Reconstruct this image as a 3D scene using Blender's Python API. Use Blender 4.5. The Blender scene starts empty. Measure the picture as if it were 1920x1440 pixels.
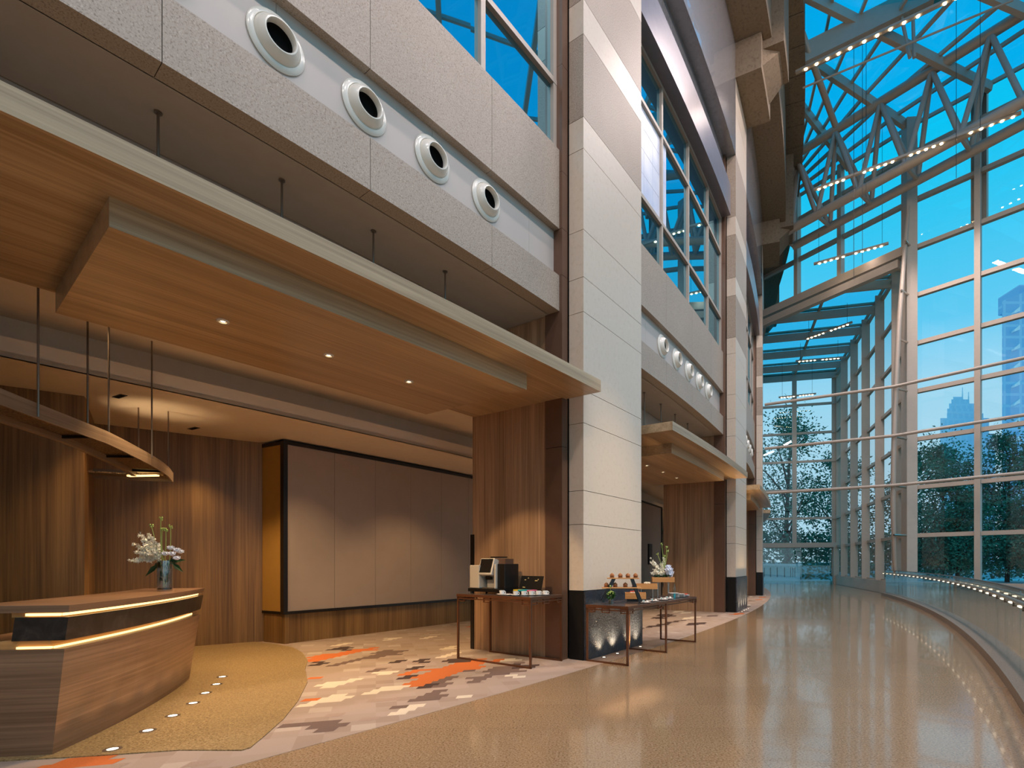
import bpy, math, random
from mathutils import Vector, Matrix
random.seed(11)
SC = bpy.context.scene
COL = SC.collection
PI = math.pi

# ------------------------------------------------------------------ geometry of the place
# The atrium front is a drum: centre CC, radius RR at the stone columns.
# s = arc length along the front, r = distance outwards from it, z = height.
CC = (-64.3, 50.55); RR = 77.0; A1 = math.radians(-33.4); PITCH = 9.14

def P(s, r, z=0.0):
    a = A1 + s / RR
    return Vector((CC[0] + (RR + r) * math.cos(a), CC[1] + (RR + r) * math.sin(a), z))

def heading(s):            # rotation about z whose local +X points outwards (r) and local +Y along +s
    return A1 + s / RR

# ------------------------------------------------------------------ mesh builder
class MB:
    def __init__(self):
        self.v = []; self.f = []; self.t = []
    def add(self, vs, fs, ts=None):
        b = len(self.v)
        vs = [Vector(p) for p in vs]
        self.v += vs
        self.t += [Vector(p) for p in (ts if ts else vs)]
        self.f += [tuple(i + b for i in f) for f in fs]
        return self
    def box(self, x0, x1, y0, y1, z0, z1, M=None):
        vs = [(x, y, z) for z in (z0, z1) for y in (y0, y1) for x in (x0, x1)]
        ts = vs
        if M is not None: vs = [M @ Vector(p) for p in vs]
        return self.add(vs, [(0, 2, 3, 1), (4, 5, 7, 6), (0, 1, 5, 4), (2, 6, 7, 3), (0, 4, 6, 2), (1, 3, 7, 5)], ts)
    def hexa(self, b4, t4):
        return self.add(list(b4) + list(t4), [(3, 2, 1, 0), (4, 5, 6, 7), (0, 1, 5, 4), (1, 2, 6, 5), (2, 3, 7, 6), (3, 0, 4, 7)])
    def arc(self, s0, s1, r0, r1, z0, z1, step=0.45, n=None):
        n = n or max(1, int(abs(s1 - s0) / step + 0.5))
        vs = []; ts = []
        for i in range(n + 1):
            s = s0 + (s1 - s0) * i / n
            for (r, z) in ((r0, z0), (r1, z0), (r1, z1), (r0, z1)):
                vs.append(P(s, r, z)); ts.append((s, r, z))
        fs = []
        for i in range(n):
            a = i * 4; b = a + 4
            for k in range(4):
                fs.append((a + k, a + (k + 1) % 4, b + (k + 1) % 4, b + k))
        fs.append((3, 2, 1, 0)); e = n * 4; fs.append((e, e + 1, e + 2, e + 3))
        return self.add(vs, fs, ts)
    def prism(self, poly, z0, z1):
        n = len(poly)
        vs = [(p[0], p[1], z0) for p in poly] + [(p[0], p[1], z1) for p in poly]
        fs = [tuple(range(n - 1, -1, -1)), tuple(range(n, 2 * n))]
        fs += [(i, (i + 1) % n, n + (i + 1) % n, n + i) for i in range(n)]
        return self.add(vs, fs)
    def bar(self, p, q, w, h, up=(0, 0, 1)):          # rectangular bar; w across, h along up
        p = Vector(p); q = Vector(q); d = (q - p).normalized(); u = Vector(up)
        x = d.cross(u)
        if x.length < 1e-5: x = d.cross(Vector((1, 0, 0)))
        x.normalize(); u = x.cross(d).normalized()
        vs = []
        for c in (p, q):
            for (a, b) in ((-1, -1), (1, -1), (1, 1), (-1, 1)):
                vs.append(c + x * (a * w / 2) + u * (b * h / 2))
        return self.add(vs, [(0, 1, 2, 3)[::-1], (4, 5, 6, 7), (0, 1, 5, 4), (1, 2, 6, 5), (2, 3, 7, 6), (3, 0, 4, 7)])
    def tube(self, pts, rad, n=8, cap=True):
        pts = [Vector(p) for p in pts]; rs = rad if isinstance(rad, (list, tuple)) else [rad] * len(pts)
        b = len(self.v); vs = []; fs = []
        x = None
        for i, p in enumerate(pts):
            d = (pts[min(i + 1, len(pts) - 1)] - pts[max(i - 1, 0)]).normalized()
            if x is None:
                x = d.orthogonal().normalized()
            else:
                x = (x - d * x.dot(d))
                x = x.normalized() if x.length > 1e-6 else d.orthogonal().normalized()
            y = d.cross(x)
            for k in range(n):
                a = 2 * PI * k / n
                vs.append(p + (x * math.cos(a) + y * math.sin(a)) * rs[i])
        for i in range(len(pts) - 1):
            for k in range(n):
                fs.append((i * n + k, i * n + (k + 1) % n, (i + 1) * n + (k + 1) % n, (i + 1) * n + k))
        if cap:
            fs.append(tuple(range(n - 1, -1, -1))); e = (len(pts) - 1) * n; fs.append(tuple(range(e, e + n)))
        return self.add(vs, fs)
    def lathe(self, prof, n=20, M=None, close=True):     # prof = [(radius, z)], about local z
        vs = []; fs = []
        for (r, z) in prof:
            for k in range(n):
                a = 2 * PI * k / n
                vs.append(Vector((r * math.cos(a), r * math.sin(a), z)))
        for i in range(len(prof) - 1):
            for k in range(n):
                fs.append((i * n + k, i * n + (k + 1) % n, (i + 1) * n + (k + 1) % n, (i + 1) * n + k))
        if close:
            fs.append(tuple(range(n - 1, -1, -1))); e = (len(prof) - 1) * n; fs.append(tuple(range(e, e + n)))
        if M is not None: vs = [M @ p for p in vs]
        return self.add(vs, fs)
    def blob(self, c, rx, ry, rz, seg=8, rings=5, jit=0.0, M=None):
        vs = []; fs = []; c = Vector(c)
        for i in range(1, rings):
            th = PI * i / rings
            for k in range(seg):
                a = 2 * PI * k / seg; j = 1 + random.uniform(-jit, jit)
                vs.append(Vector((rx * j * math.sin(th) * math.cos(a), ry * j * math.sin(th) * math.sin(a), rz * j * math.cos(th))))
        t = len(vs); vs.append(Vector((0, 0, rz))); vs.append(Vector((0, 0, -rz)))
        for i in range(rings - 2):
            for k in range(seg):
                fs.append((i * seg + k, (i + 1) * seg + k, (i + 1) * seg + (k + 1) % seg, i * seg + (k + 1) % seg))
        for k in range(seg):
            fs.append((t, k, (k + 1) % seg)); e = (rings - 2) * seg; fs.append((t + 1, e + (k + 1) % seg, e + k))
        vs = [(M @ p if M else p) + c for p in vs]
        return self.add(vs, fs)
    def leaf(self, c, d, L, W, up=None, fold=0.15):       # a small folded leaf
        c = Vector(c); d = Vector(d).normalized()
        s = d.cross(Vector(up) if up else Vector((random.gauss(0, 1), random.gauss(0, 1), random.gauss(0, 1))))
        if s.length < 1e-4: s = d.orthogonal()
        s.normalize(); n = s.cross(d)
        return self.add([c, c + d * L * .45 + s * W / 2 + n * W * fold, c + d * L, c + d * L * .45 - s * W / 2 + n * W * fold, c + d * L * .5],
                        [(0, 1, 4), (1, 2, 4), (2, 3, 4), (3, 0, 4)])
    def build(self, name, mat, parent=None, smooth=False, bevel=0.0, local=False, loc=None):
        off = Vector((0, 0, 0))
        if parent is not None and not local:
            root = parent
            while root.parent: root = root.parent
            off = root.location.copy()
        elif loc is not None: off = Vector(loc)
        me = bpy.data.meshes.new(name)
        me.from_pydata([tuple(p - off) for p in self.v], [], self.f)
        at = me.attributes.new('tc', 'FLOAT_VECTOR', 'POINT')
        at.data.foreach_set('vector', [c for p in self.t for c in p])
        me.materials.append(mat)
        if smooth:
            me.polygons.foreach_set('use_smooth', [True] * len(me.polygons))
            try: me.set_sharp_from_angle(angle=math.radians(38))
            except Exception: pass
        me.update()
        o = bpy.data.objects.new(name, me); COL.objects.link(o)
        if parent is not None: o.parent = parent
        elif loc is not None: o.location = off
        if bevel:
            m = o.modifiers.new('edge', 'BEVEL'); m.width = bevel; m.segments = 2; m.limit_method = 'ANGLE'; m.angle_limit = 0.6
        return o

def tag(o, label, cat, group=None, kind=None):
    if label: o['label'] = label
    if cat: o['category'] = cat
    if group: o['group'] = group
    if kind: o['kind'] = kind
    return o
def thing(name, label, cat, loc=(0, 0, 0), rz=0.0, group=None):
    o = bpy.data.objects.new(name, None); COL.objects.link(o); o.empty_display_size = .1
    o.location = loc; o.rotation_euler = (0, 0, rz)
    return tag(o, label, cat, group)
def structure(name, label, cat='wall', loc=(0, 0, 0)):
    return tag(thing(name, label, cat, loc), None, None, kind='structure')
def solid(name, mb, mat, label, cat, **k):               # structure in one mesh
    return tag(mb.build(name, mat, **k), label, cat, kind='structure')
def copy_tree(o, parent=None, loc=None, rz=None, label=None, group=None):
    c = o.copy(); COL.objects.link(c)
    if parent is not None: c.parent = parent
    if loc is not None: c.location = loc
    if rz is not None: c.rotation_euler = (0, 0, rz)
    if label: c['label'] = label
    if group: c['group'] = group
    for ch in list(o.children): copy_tree(ch, c)
    return c

# ------------------------------------------------------------------ materials
def lin(c):
    return tuple((x / 12.92 if x <= .04045 else ((x + .055) / 1.055) ** 2.4) for x in [v / 255. for v in c]) + (1.0,)
class NT:
    def __init__(self, name):
        self.m = bpy.data.materials.new(name); self.m.use_nodes = True
        self.t = self.m.node_tree; self.t.nodes.clear()
        self.out = self.n('ShaderNodeOutputMaterial')
    def n(self, ty, **k):
        o = self.t.nodes.new(ty)
        for a, b in k.items(): setattr(o, a, b)
        return o
    def l(self, a, b): self.t.links.new(a, b)
    def tc(self, scale=(1, 1, 1), rot=(0, 0, 0)):
        a = self.n('ShaderNodeAttribute', attribute_name='tc'); m = self.n('ShaderNodeMapping')
        m.inputs['Scale'].default_value = scale; m.inputs['Rotation'].default_value = rot
        self.l(a.outputs['Vector'], m.inputs['Vector']); return m.outputs['Vector']
    def noise(self, vec, scale, detail=2, rough=.5, dist=0):
        o = self.n('ShaderNodeTexNoise'); o.inputs['Scale'].default_value = scale; o.inputs['Detail'].default_value = detail
        o.inputs['Roughness'].default_value = rough; o.inputs['Distortion'].default_value = dist
        if vec is not None: self.l(vec, o.inputs['Vector'])
        return o.outputs['Fac']
    def ramp(self, fac, stops, const=False):
        o = self.n('ShaderNodeValToRGB'); e = o.color_ramp
        if const: e.interpolation = 'CONSTANT'
        while len(e.elements) < len(stops): e.elements.new(.5)
        for el, (p, c) in zip(e.elements, stops):
            el.position = p; el.color = c
        self.l(fac, o.inputs['Fac']); return o.outputs['Color']
    def mix(self, fac, a, b, mode='MIX'):
        o = self.n('ShaderNodeMix', data_type='RGBA', blend_type=mode)
        for sock, val in ((o.inputs[0], fac), (o.inputs[6], a), (o.inputs[7], b)):
            if hasattr(val, 'node'): self.l(val, sock)
            else: sock.default_value = val
        return o.outputs[2]
    def math(self, op, a, b=0.0):
        o = self.n('ShaderNodeMath', operation=op)
        for s, v in zip(o.inputs, (a, b)):
            if hasattr(v, 'node'): self.l(v, s)
            else: s.default_value = v
        return o.outputs[0]
    def bsdf(self, color, rough=.5, metal=0.0, spec=.5, coat=0.0, bump=None, bstr=.2, bdist=.01, **kw):
        o = self.n('ShaderNodeBsdfPrincipled')
        for k, v in (('Base Color', color), ('Roughness', rough), ('Metallic', metal), ('Specular IOR Level', spec), ('Coat Weight', coat)):
            if hasattr(v, 'node'): self.l(v, o.inputs[k])
            else: o.inputs[k].default_value = v
        for k, v in kw.items(): o.inputs[k].default_value = v
        if bump is not None:
            b = self.n('ShaderNodeBump'); b.inputs['Strength'].default_value = bstr; b.inputs['Distance'].default_value = bdist
            self.l(bump, b.inputs['Height']); self.l(b.outputs['Normal'], o.inputs['Normal'])
        self.l(o.outputs[0], self.out.inputs['Surface']); return self.m

def m_plain(name, c, rough=.5, metal=0., spec=.5, var=.06, scale=6., coat=0.):
    t = NT(name); n = t.noise(t.tc(), scale, 3)
    c0 = lin(c); a = tuple(x * (1 - var) for x in c0[:3]) + (1,); b = tuple(min(1, x * (1 + var)) for x in c0[:3]) + (1,)
    return t.bsdf(t.ramp(n, [(.3, a), (.7, b)]), rough, metal, spec, coat)
def m_wood(name, dark, light, axis, rough=.38, spec=.4, fine=1.0):
    t = NT(name)
    def sc(k, j): return {'z': (k, k, j), 's': (j, k, k), 'r': (k, j, k), 'h': (j, j, k)}[axis]
    n1 = t.noise(t.tc(sc(3.0, .10)), 1.6 * fine, 3, .55)
    n2 = t.noise(t.tc(sc(16., .25)), 2.2 * fine, 4, .6, .3)
    f = t.math('ADD', t.math('MULTIPLY', n1, .5), t.math('MULTIPLY', n2, .5))
    col = t.ramp(f, [(.34, lin(dark)), (.5, tuple((a + b) / 2 for a, b in zip(lin(dark), lin(light)))), (.64, lin(light))])
    return t.bsdf(col, rough, 0, spec, bump=n2, bstr=.05, bdist=.004)
def m_granite(name, base, dark, light, scale=90., rough=.5, spec=.4, coat=0., big=.12):
    t = NT(name); v = t.tc()
    n = t.noise(v, scale, 2, .7)
    c = t.ramp(n, [(.30, lin(dark)), (.47, lin(base)), (.60, lin(base)), (.75, lin(light))])
    b = t.noise(v, 1.3, 3)
    c = t.mix(t.math('MULTIPLY', b, big * 2), c, lin(dark))
    return t.bsdf(c, rough, 0, spec, coat, bump=n, bstr=.03, bdist=.002)
def m_emit(name, c, s):
    t = NT(name); e = t.n('ShaderNodeEmission'); e.inputs['Color'].default_value = lin(c); e.inputs['Strength'].default_value = s
    t.l(e.outputs[0], t.out.inputs['Surface']); return t.m
def m_glass(name, tint, refl=(1, 1, 1, 1), f0=.05, f1=.75, power=5.0, rough=0.0):
    t = NT(name); tr = t.n('ShaderNodeBsdfTransparent'); tr.inputs['Color'].default_value = tint
    g = t.n('ShaderNodeBsdfGlossy'); g.inputs['Color'].default_value = refl; g.inputs['Roughness'].default_value = rough
    lw = t.n('ShaderNodeLayerWeight'); lw.inputs['Blend'].default_value = .5
    p = t.math('POWER', lw.outputs['Facing'], power)
    f = t.math('ADD', t.math('MULTIPLY', p, f1), f0)
    mx = t.n('ShaderNodeMixShader'); t.l(f, mx.inputs[0]); t.l(tr.outputs[0], mx.inputs[1]); t.l(g.outputs[0], mx.inputs[2])
    t.l(mx.outputs[0], t.out.inputs['Surface']); return t.m

M = {}
M['wood_v'] = m_wood('walnut_panel', (122, 93, 70), (186, 150, 118), 'z')
M['wood_dark'] = m_wood('dark_walnut_panel', (94, 66, 36), (154, 116, 68), 'z')
M['wood_s'] = m_wood('walnut_canopy', (146, 118, 86), (196, 168, 132), 's', .30, .6)
M['wood_desk'] = m_wood('walnut_desk', (100, 72, 50), (156, 120, 92), 'h', .4)
M['wood_light'] = m_wood('oak_block', (176, 120, 66), (214, 160, 100), 'h', .45)
M['granite'] = m_granite('speckled_granite', (172, 156, 140), (112, 97, 84), (205, 192, 178), 70., .45, .4)
M['granite_dk'] = m_granite('brown_granite', (152, 134, 116), (104, 88, 74), (185, 168, 150), 80., .4, .45)
M['lime'] = m_granite('pale_limestone', (206, 191, 174), (199, 183, 165), (211, 197, 181), 14., .34, .45, 0., .03)
M['cream'] = m_plain('cream_panel', (184, 174, 166), .4, 0, .4, .03, 2.)
M['bronze'] = m_plain('brown_metal_cladding', (112, 84, 68), .38, .35, .5, .05)
M['wallstone'] = m_granite('upper_wall_stone', (134, 134, 138), (122, 122, 126), (144, 144, 148), 6., .22, .6, .9, .06)
M['fasciabl'] = m_plain('window_head_panel', (120, 112, 118), .3, .2, .6)
M['concrete'] = m_granite('cast_concrete', (132, 116, 98), (110, 95, 78), (144, 128, 110), 12., .8, .2)
M['soffit'] = m_plain('painted_soffit', (168, 158, 150), .7, 0, .2, .03)
M['ceil'] = m_plain('plaster_ceiling', (226, 214, 198), .8, 0, .2, .02)
M['white'] = m_plain('white_enamel', (226, 220, 208), .22, 0, .5, .02, coat=.4)
M['dark'] = m_plain('black_void', (14, 13, 12), .8, 0, .1)
M['black'] = m_plain('black_trim', (20, 18, 17), .35, 0, .5)
M['panel'] = m_plain('fabric_wall_panel', (164, 146, 132), .75, 0, .15, .03, 3.)
M['yellow'] = m_plain('ochre_side_panel', (176, 132, 62), .6, 0, .3, .03)
M['steel'] = m_plain('painted_steel', (176, 164, 152), .45, .1, .4, .03)
M['mullion'] = m_plain('mullion_paint', (186, 172, 158), .5, .1, .4, .03)
M['rod'] = m_plain('hanger_steel', (130, 116, 104), .3, .8, .5)
M['chrome'] = m_plain('brushed_metal', (190, 182, 172), .25, .9, .5)
M['pendant'] = m_wood('brushed_bronze', (112, 92, 74), (160, 138, 116), 'h', .3, .5)
M['silver'] = m_plain('silver_housing', (196, 188, 176), .4, .15, .5, .02)
M['copper'] = m_plain('bronze_table_frame', (112, 74, 52), .35, .5, .5)
M['stonetop'] = m_granite('dark_marble_top', (92, 82, 78), (60, 52, 50), (130, 120, 114), 20., .15, .5)
M['ceramic'] = m_plain('white_ceramic', (236, 232, 226), .15, 0, .5, .01)
M['leaf'] = m_plain('leaf_green', (62, 104, 48), .45, 0, .4, .25, 30.)
M['leafdk'] = m_plain('dark_leaf', (34, 62, 34), .4, 0, .4, .25, 30.)
M['stem'] = m_plain('pale_green_stem', (150, 170, 92), .5, 0, .3, .15, 20.)
M['petal'] = m_plain('white_petal', (244, 240, 222), .55, 0, .3, .05, 30.)
M['rosew'] = m_plain('bluish_white_petal', (228, 232, 244), .5, 0, .3, .06, 30.)
M['cake'] = m_plain('brown_pastry', (150, 96, 56), .6, 0, .3, .3, 60.)
M['red'] = m_plain('red_napkin', (186, 58, 34), .6)
M['teal'] = m_plain('teal_paper', (40, 160, 172), .5)
M['pink'] = m_plain('pink_paper', (226, 100, 130), .5)
M['yel'] = m_plain('yellow_paper', (224, 190, 60), .5)
M['gold'] = m_plain('gold_print', (206, 180, 120), .4, .3)
M['concol'] = m_plain('grey_ground', (92, 96, 92), .9)
M['lawn'] = m_plain('lawn_ground', (58, 84, 48), .9, 0, .1, .3, 2.)
M['wallout'] = m_plain('pale_outdoor_wall', (214, 222, 226), .7, 0, .2)
M['bark'] = m_plain('tree_bark', (64, 54, 44), .9, 0, .1, .2, 8.)
M['tree'] = m_plain('tree_leaves', (62, 124, 100), .6, 0, .2, .45, .35)
M['lowfloor'] = m_granite('lower_floor_stone', (140, 118, 92), (110, 92, 70), (160, 138, 110), 30., .15, .5)
M['lamp'] = m_emit('warm_lamp', (255, 222, 170), 26.)
M['lampsoft'] = m_emit('downlight_lamp', (255, 226, 180), 9.)
M['strip'] = m_emit('warm_led_strip', (255, 206, 128), 3.2)
M['glow'] = m_emit('floor_lamp_glass', (255, 240, 214), 5.)
M['raillamp'] = m_emit('rail_lamp', (255, 236, 204), 2.2)
M['glass'] = m_glass('curtain_wall_glass', (.84, .97, .99, 1), (1, 1, 1, 1), .045, .6, 4.)
M['roofglass'] = m_glass('roof_glass', (.20, .78, .95, 1), (1, 1, 1, 1), .05, .5, 4.)
M['railglass'] = m_glass('railing_glass', (.84, .92, .92, 1), (1, 1, 1, 1), .07, .8, 3.)
M['vaseglass'] = m_glass('vase_glass', (.86, .88, .88, 1), (1, 1, 1, 1), .12, .7, 2.)

# dark granite with a chiselled face (column bases)
t = NT('chiselled_black_granite'); v = t.tc((1, 1, 1))
n1 = t.noise(v, 34., 3, .6, .6); n2 = t.noise(v, 3., 3)
M['blackstone'] = t.bsdf(t.ramp(n2, [(.3, lin((26, 30, 38))), (.7, lin((50, 56, 68)))]), .24, 0, .7, bump=n1, bstr=.9, bdist=.02)
M['blackplain'] = m_plain('honed_black_granite', (16, 16, 16), .5, 0, .3)
# desk stone band
t = NT('black_marble_band'); v = t.tc((1, 1, 1)); n1 = t.noise(v, 6., 5, .65, 1.2)
M['marble'] = t.bsdf(t.ramp(n1, [(.35, lin((22, 19, 17))), (.55, lin((42, 37, 34))), (.72, lin((66, 58, 52)))]), .3, 0, .5)
# lattice mesh on the pendant underside
t = NT('hammered_mesh'); v = t.tc(); n1 = t.noise(v, 60., 1)
M['hammer'] = t.bsdf(t.ramp(n1, [(.35, lin((70, 56, 42))), (.65, lin((156, 130, 100)))]), .35, .5, .5, bump=n1, bstr=.8, bdist=.01)
# upper windows: dark mirror glass
t = NT('blue_mirror_glass'); g = t.n('ShaderNodeBsdfGlossy'); g.inputs['Color'].default_value = (.42, .80, .95, 1); g.inputs['Roughness'].default_value = .012
d = t.n('ShaderNodeBsdfDiffuse'); d.inputs['Color'].default_value = lin((10, 70, 96))
mx = t.n('ShaderNodeMixShader'); mx.inputs[0].default_value = .72
t.l(d.outputs[0], mx.inputs[1]); t.l(g.outputs[0], mx.inputs[2]); t.l(mx.outputs[0], t.out.inputs['Surface']); M['mirror'] = t.m

# polished granite floor: golden speckle, faint slab joints, slow tone changes
def m_floor(name, base, dark, light, rough, tile, coat):
    t = NT(name); v = t.tc()
    n = t.noise(v, 62., 2, .75); n2 = t.noise(v, .55, 4, .6); n3 = t.noise(t.tc((.35, 3.2, 1), (0, 0, .25)), 1.2, 3)
    c = t.ramp(n, [(.36, lin(dark)), (.47, lin(base)), (.55, lin(base)), (.66, lin(light))])
    c = t.mix(t.math('MULTIPLY', n2, .42), c, lin(dark))
    c = t.mix(t.math('MULTIPLY', n3, .22), c, lin((150, 112, 78)))
    if tile:
        b = t.n('ShaderNodeTexBrick'); b.offset = .5
        t.l(v, b.inputs['Vector']); b.inputs['Scale'].default_value = 1.0; b.inputs['Mortar Size'].default_value = .004
        b.inputs['Brick Width'].default_value = 1.2; b.inputs['Row Height'].default_value = .8
        b.inputs['Color1'].default_value = (1, 1, 1, 1); b.inputs['Color2'].default_value = (.93, .92, .91, 1); b.inputs['Mortar'].default_value = (.80, .77, .74, 1)
        c = t.mix(1.0, c, b.outputs['Color'], 'MULTIPLY')
    return t.bsdf(c, rough, 0, .55, coat)
M['floor'] = m_floor('polished_gold_granite', (180, 150, 114), (118, 90, 58), (208, 184, 150), .13, True, .25)
M['island'] = m_floor('flamed_gold_granite', (158, 132, 86), (98, 74, 40), (196, 172, 124), .5, False, 0.)

# carpet: blocky clusters of parallelograms
t = NT('block_pattern_carpet')
a = t.n('ShaderNodeAttribute', attribute_name='tc'); mp = t.n('ShaderNodeMapping')
mp.inputs['Rotation'].default_value = (0, 0, -.33); t.l(a.outputs['Vector'], mp.inputs['Vector'])
sx = t.n('ShaderNodeSeparateXYZ'); t.l(mp.outputs['Vector'], sx.inputs[0])
iy = t.math('FLOOR', t.math('DIVIDE', sx.outputs[1], .19))
sh = t.math('MULTIPLY', t.math('MODULO', iy, 2.0), .0)
ix = t.math('FLOOR', t.math('DIVIDE', t.math('ADD', t.math('ADD', sx.outputs[0], sh), t.math('MULTIPLY', sx.outputs[1], .05)), .21))
cb = t.n('ShaderNodeCombineXYZ'); t.l(ix, cb.inputs[0]); t.l(iy, cb.inputs[1])
wn = t.n('ShaderNodeTexWhiteNoise', noise_dimensions='2D'); t.l(cb.outputs[0], wn.inputs['Vector'])
base = t.ramp(wn.outputs['Value'], [(0, lin((168, 148, 132))), (.5, lin((172, 152, 137))), (.80, lin((160, 139, 123))), (.94, lin((184, 166, 149)))], True)
c = base
nf = t.noise(a.outputs['Vector'], 240., 1)
c = t.mix(t.math('MULTIPLY', nf, .25), c, lin((96, 78, 66)))
M['carpet'] = t.bsdf(c, .95, 0, .08)
for k, col in (('brown', (112, 92, 82)), ('orange', (192, 106, 58)), ('cream', (208, 192, 168)), ('dark', (76, 60, 54)), ('tan', (158, 136, 120))): M['carpet_' + k] = m_plain('carpet_block_' + k, col, .95, 0, .08, .12, 160.)

# towers outside: floor bands, distant haze put into the cladding colours
def m_tower(name, c1, c2, fl, bay):
    t = NT(name); b = t.n('ShaderNodeTexBrick'); b.offset = 0
    v = t.tc((1, 1, 1), (PI / 2, 0, 0)); t.l(v, b.inputs['Vector']); b.inputs['Scale'].default_value = 1
    b.inputs['Brick Width'].default_value = bay; b.inputs['Row Height'].default_value = fl; b.inputs['Mortar Size'].default_value = fl * .12
    b.inputs['Color1'].default_value = lin(c1); b.inputs['Color2'].default_value = lin(c1); b.inputs['Mortar'].default_value = lin(c2)
    return t.bsdf(b.outputs['Color'], .4, 0, .4)
M['tower1'] = m_tower('hazy_pale_cladding', (238, 244, 246), (250, 250, 250), 4.2, 3.0)
M['tower2'] = m_tower('hazy_blue_cladding', (150, 196, 230), (176, 214, 238), 5.0, 7.0)
# ================================================================== THE SETTING
def arc_strip(r0, r1, s0, s1, z, th=.04, step=.6):
    m = MB().arc(s0, s1, r0, r1, z - th, z, step); m.t = list(m.v); return m
SMIN, SMAX = -16.0, 40.0

# floors
m = arc_strip(.36, 5.36, SMIN, 20.6, 0.0, .3); m2 = arc_strip(.36, 9.0, 20.6, SMAX, 0.0, .3)
m.add(m2.v, m2.f); m.t = list(m.v)
solid('floor_walkway', m, M['floor'], 'polished golden granite floor of the curved walkway beside the glass railing', 'floor')
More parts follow.
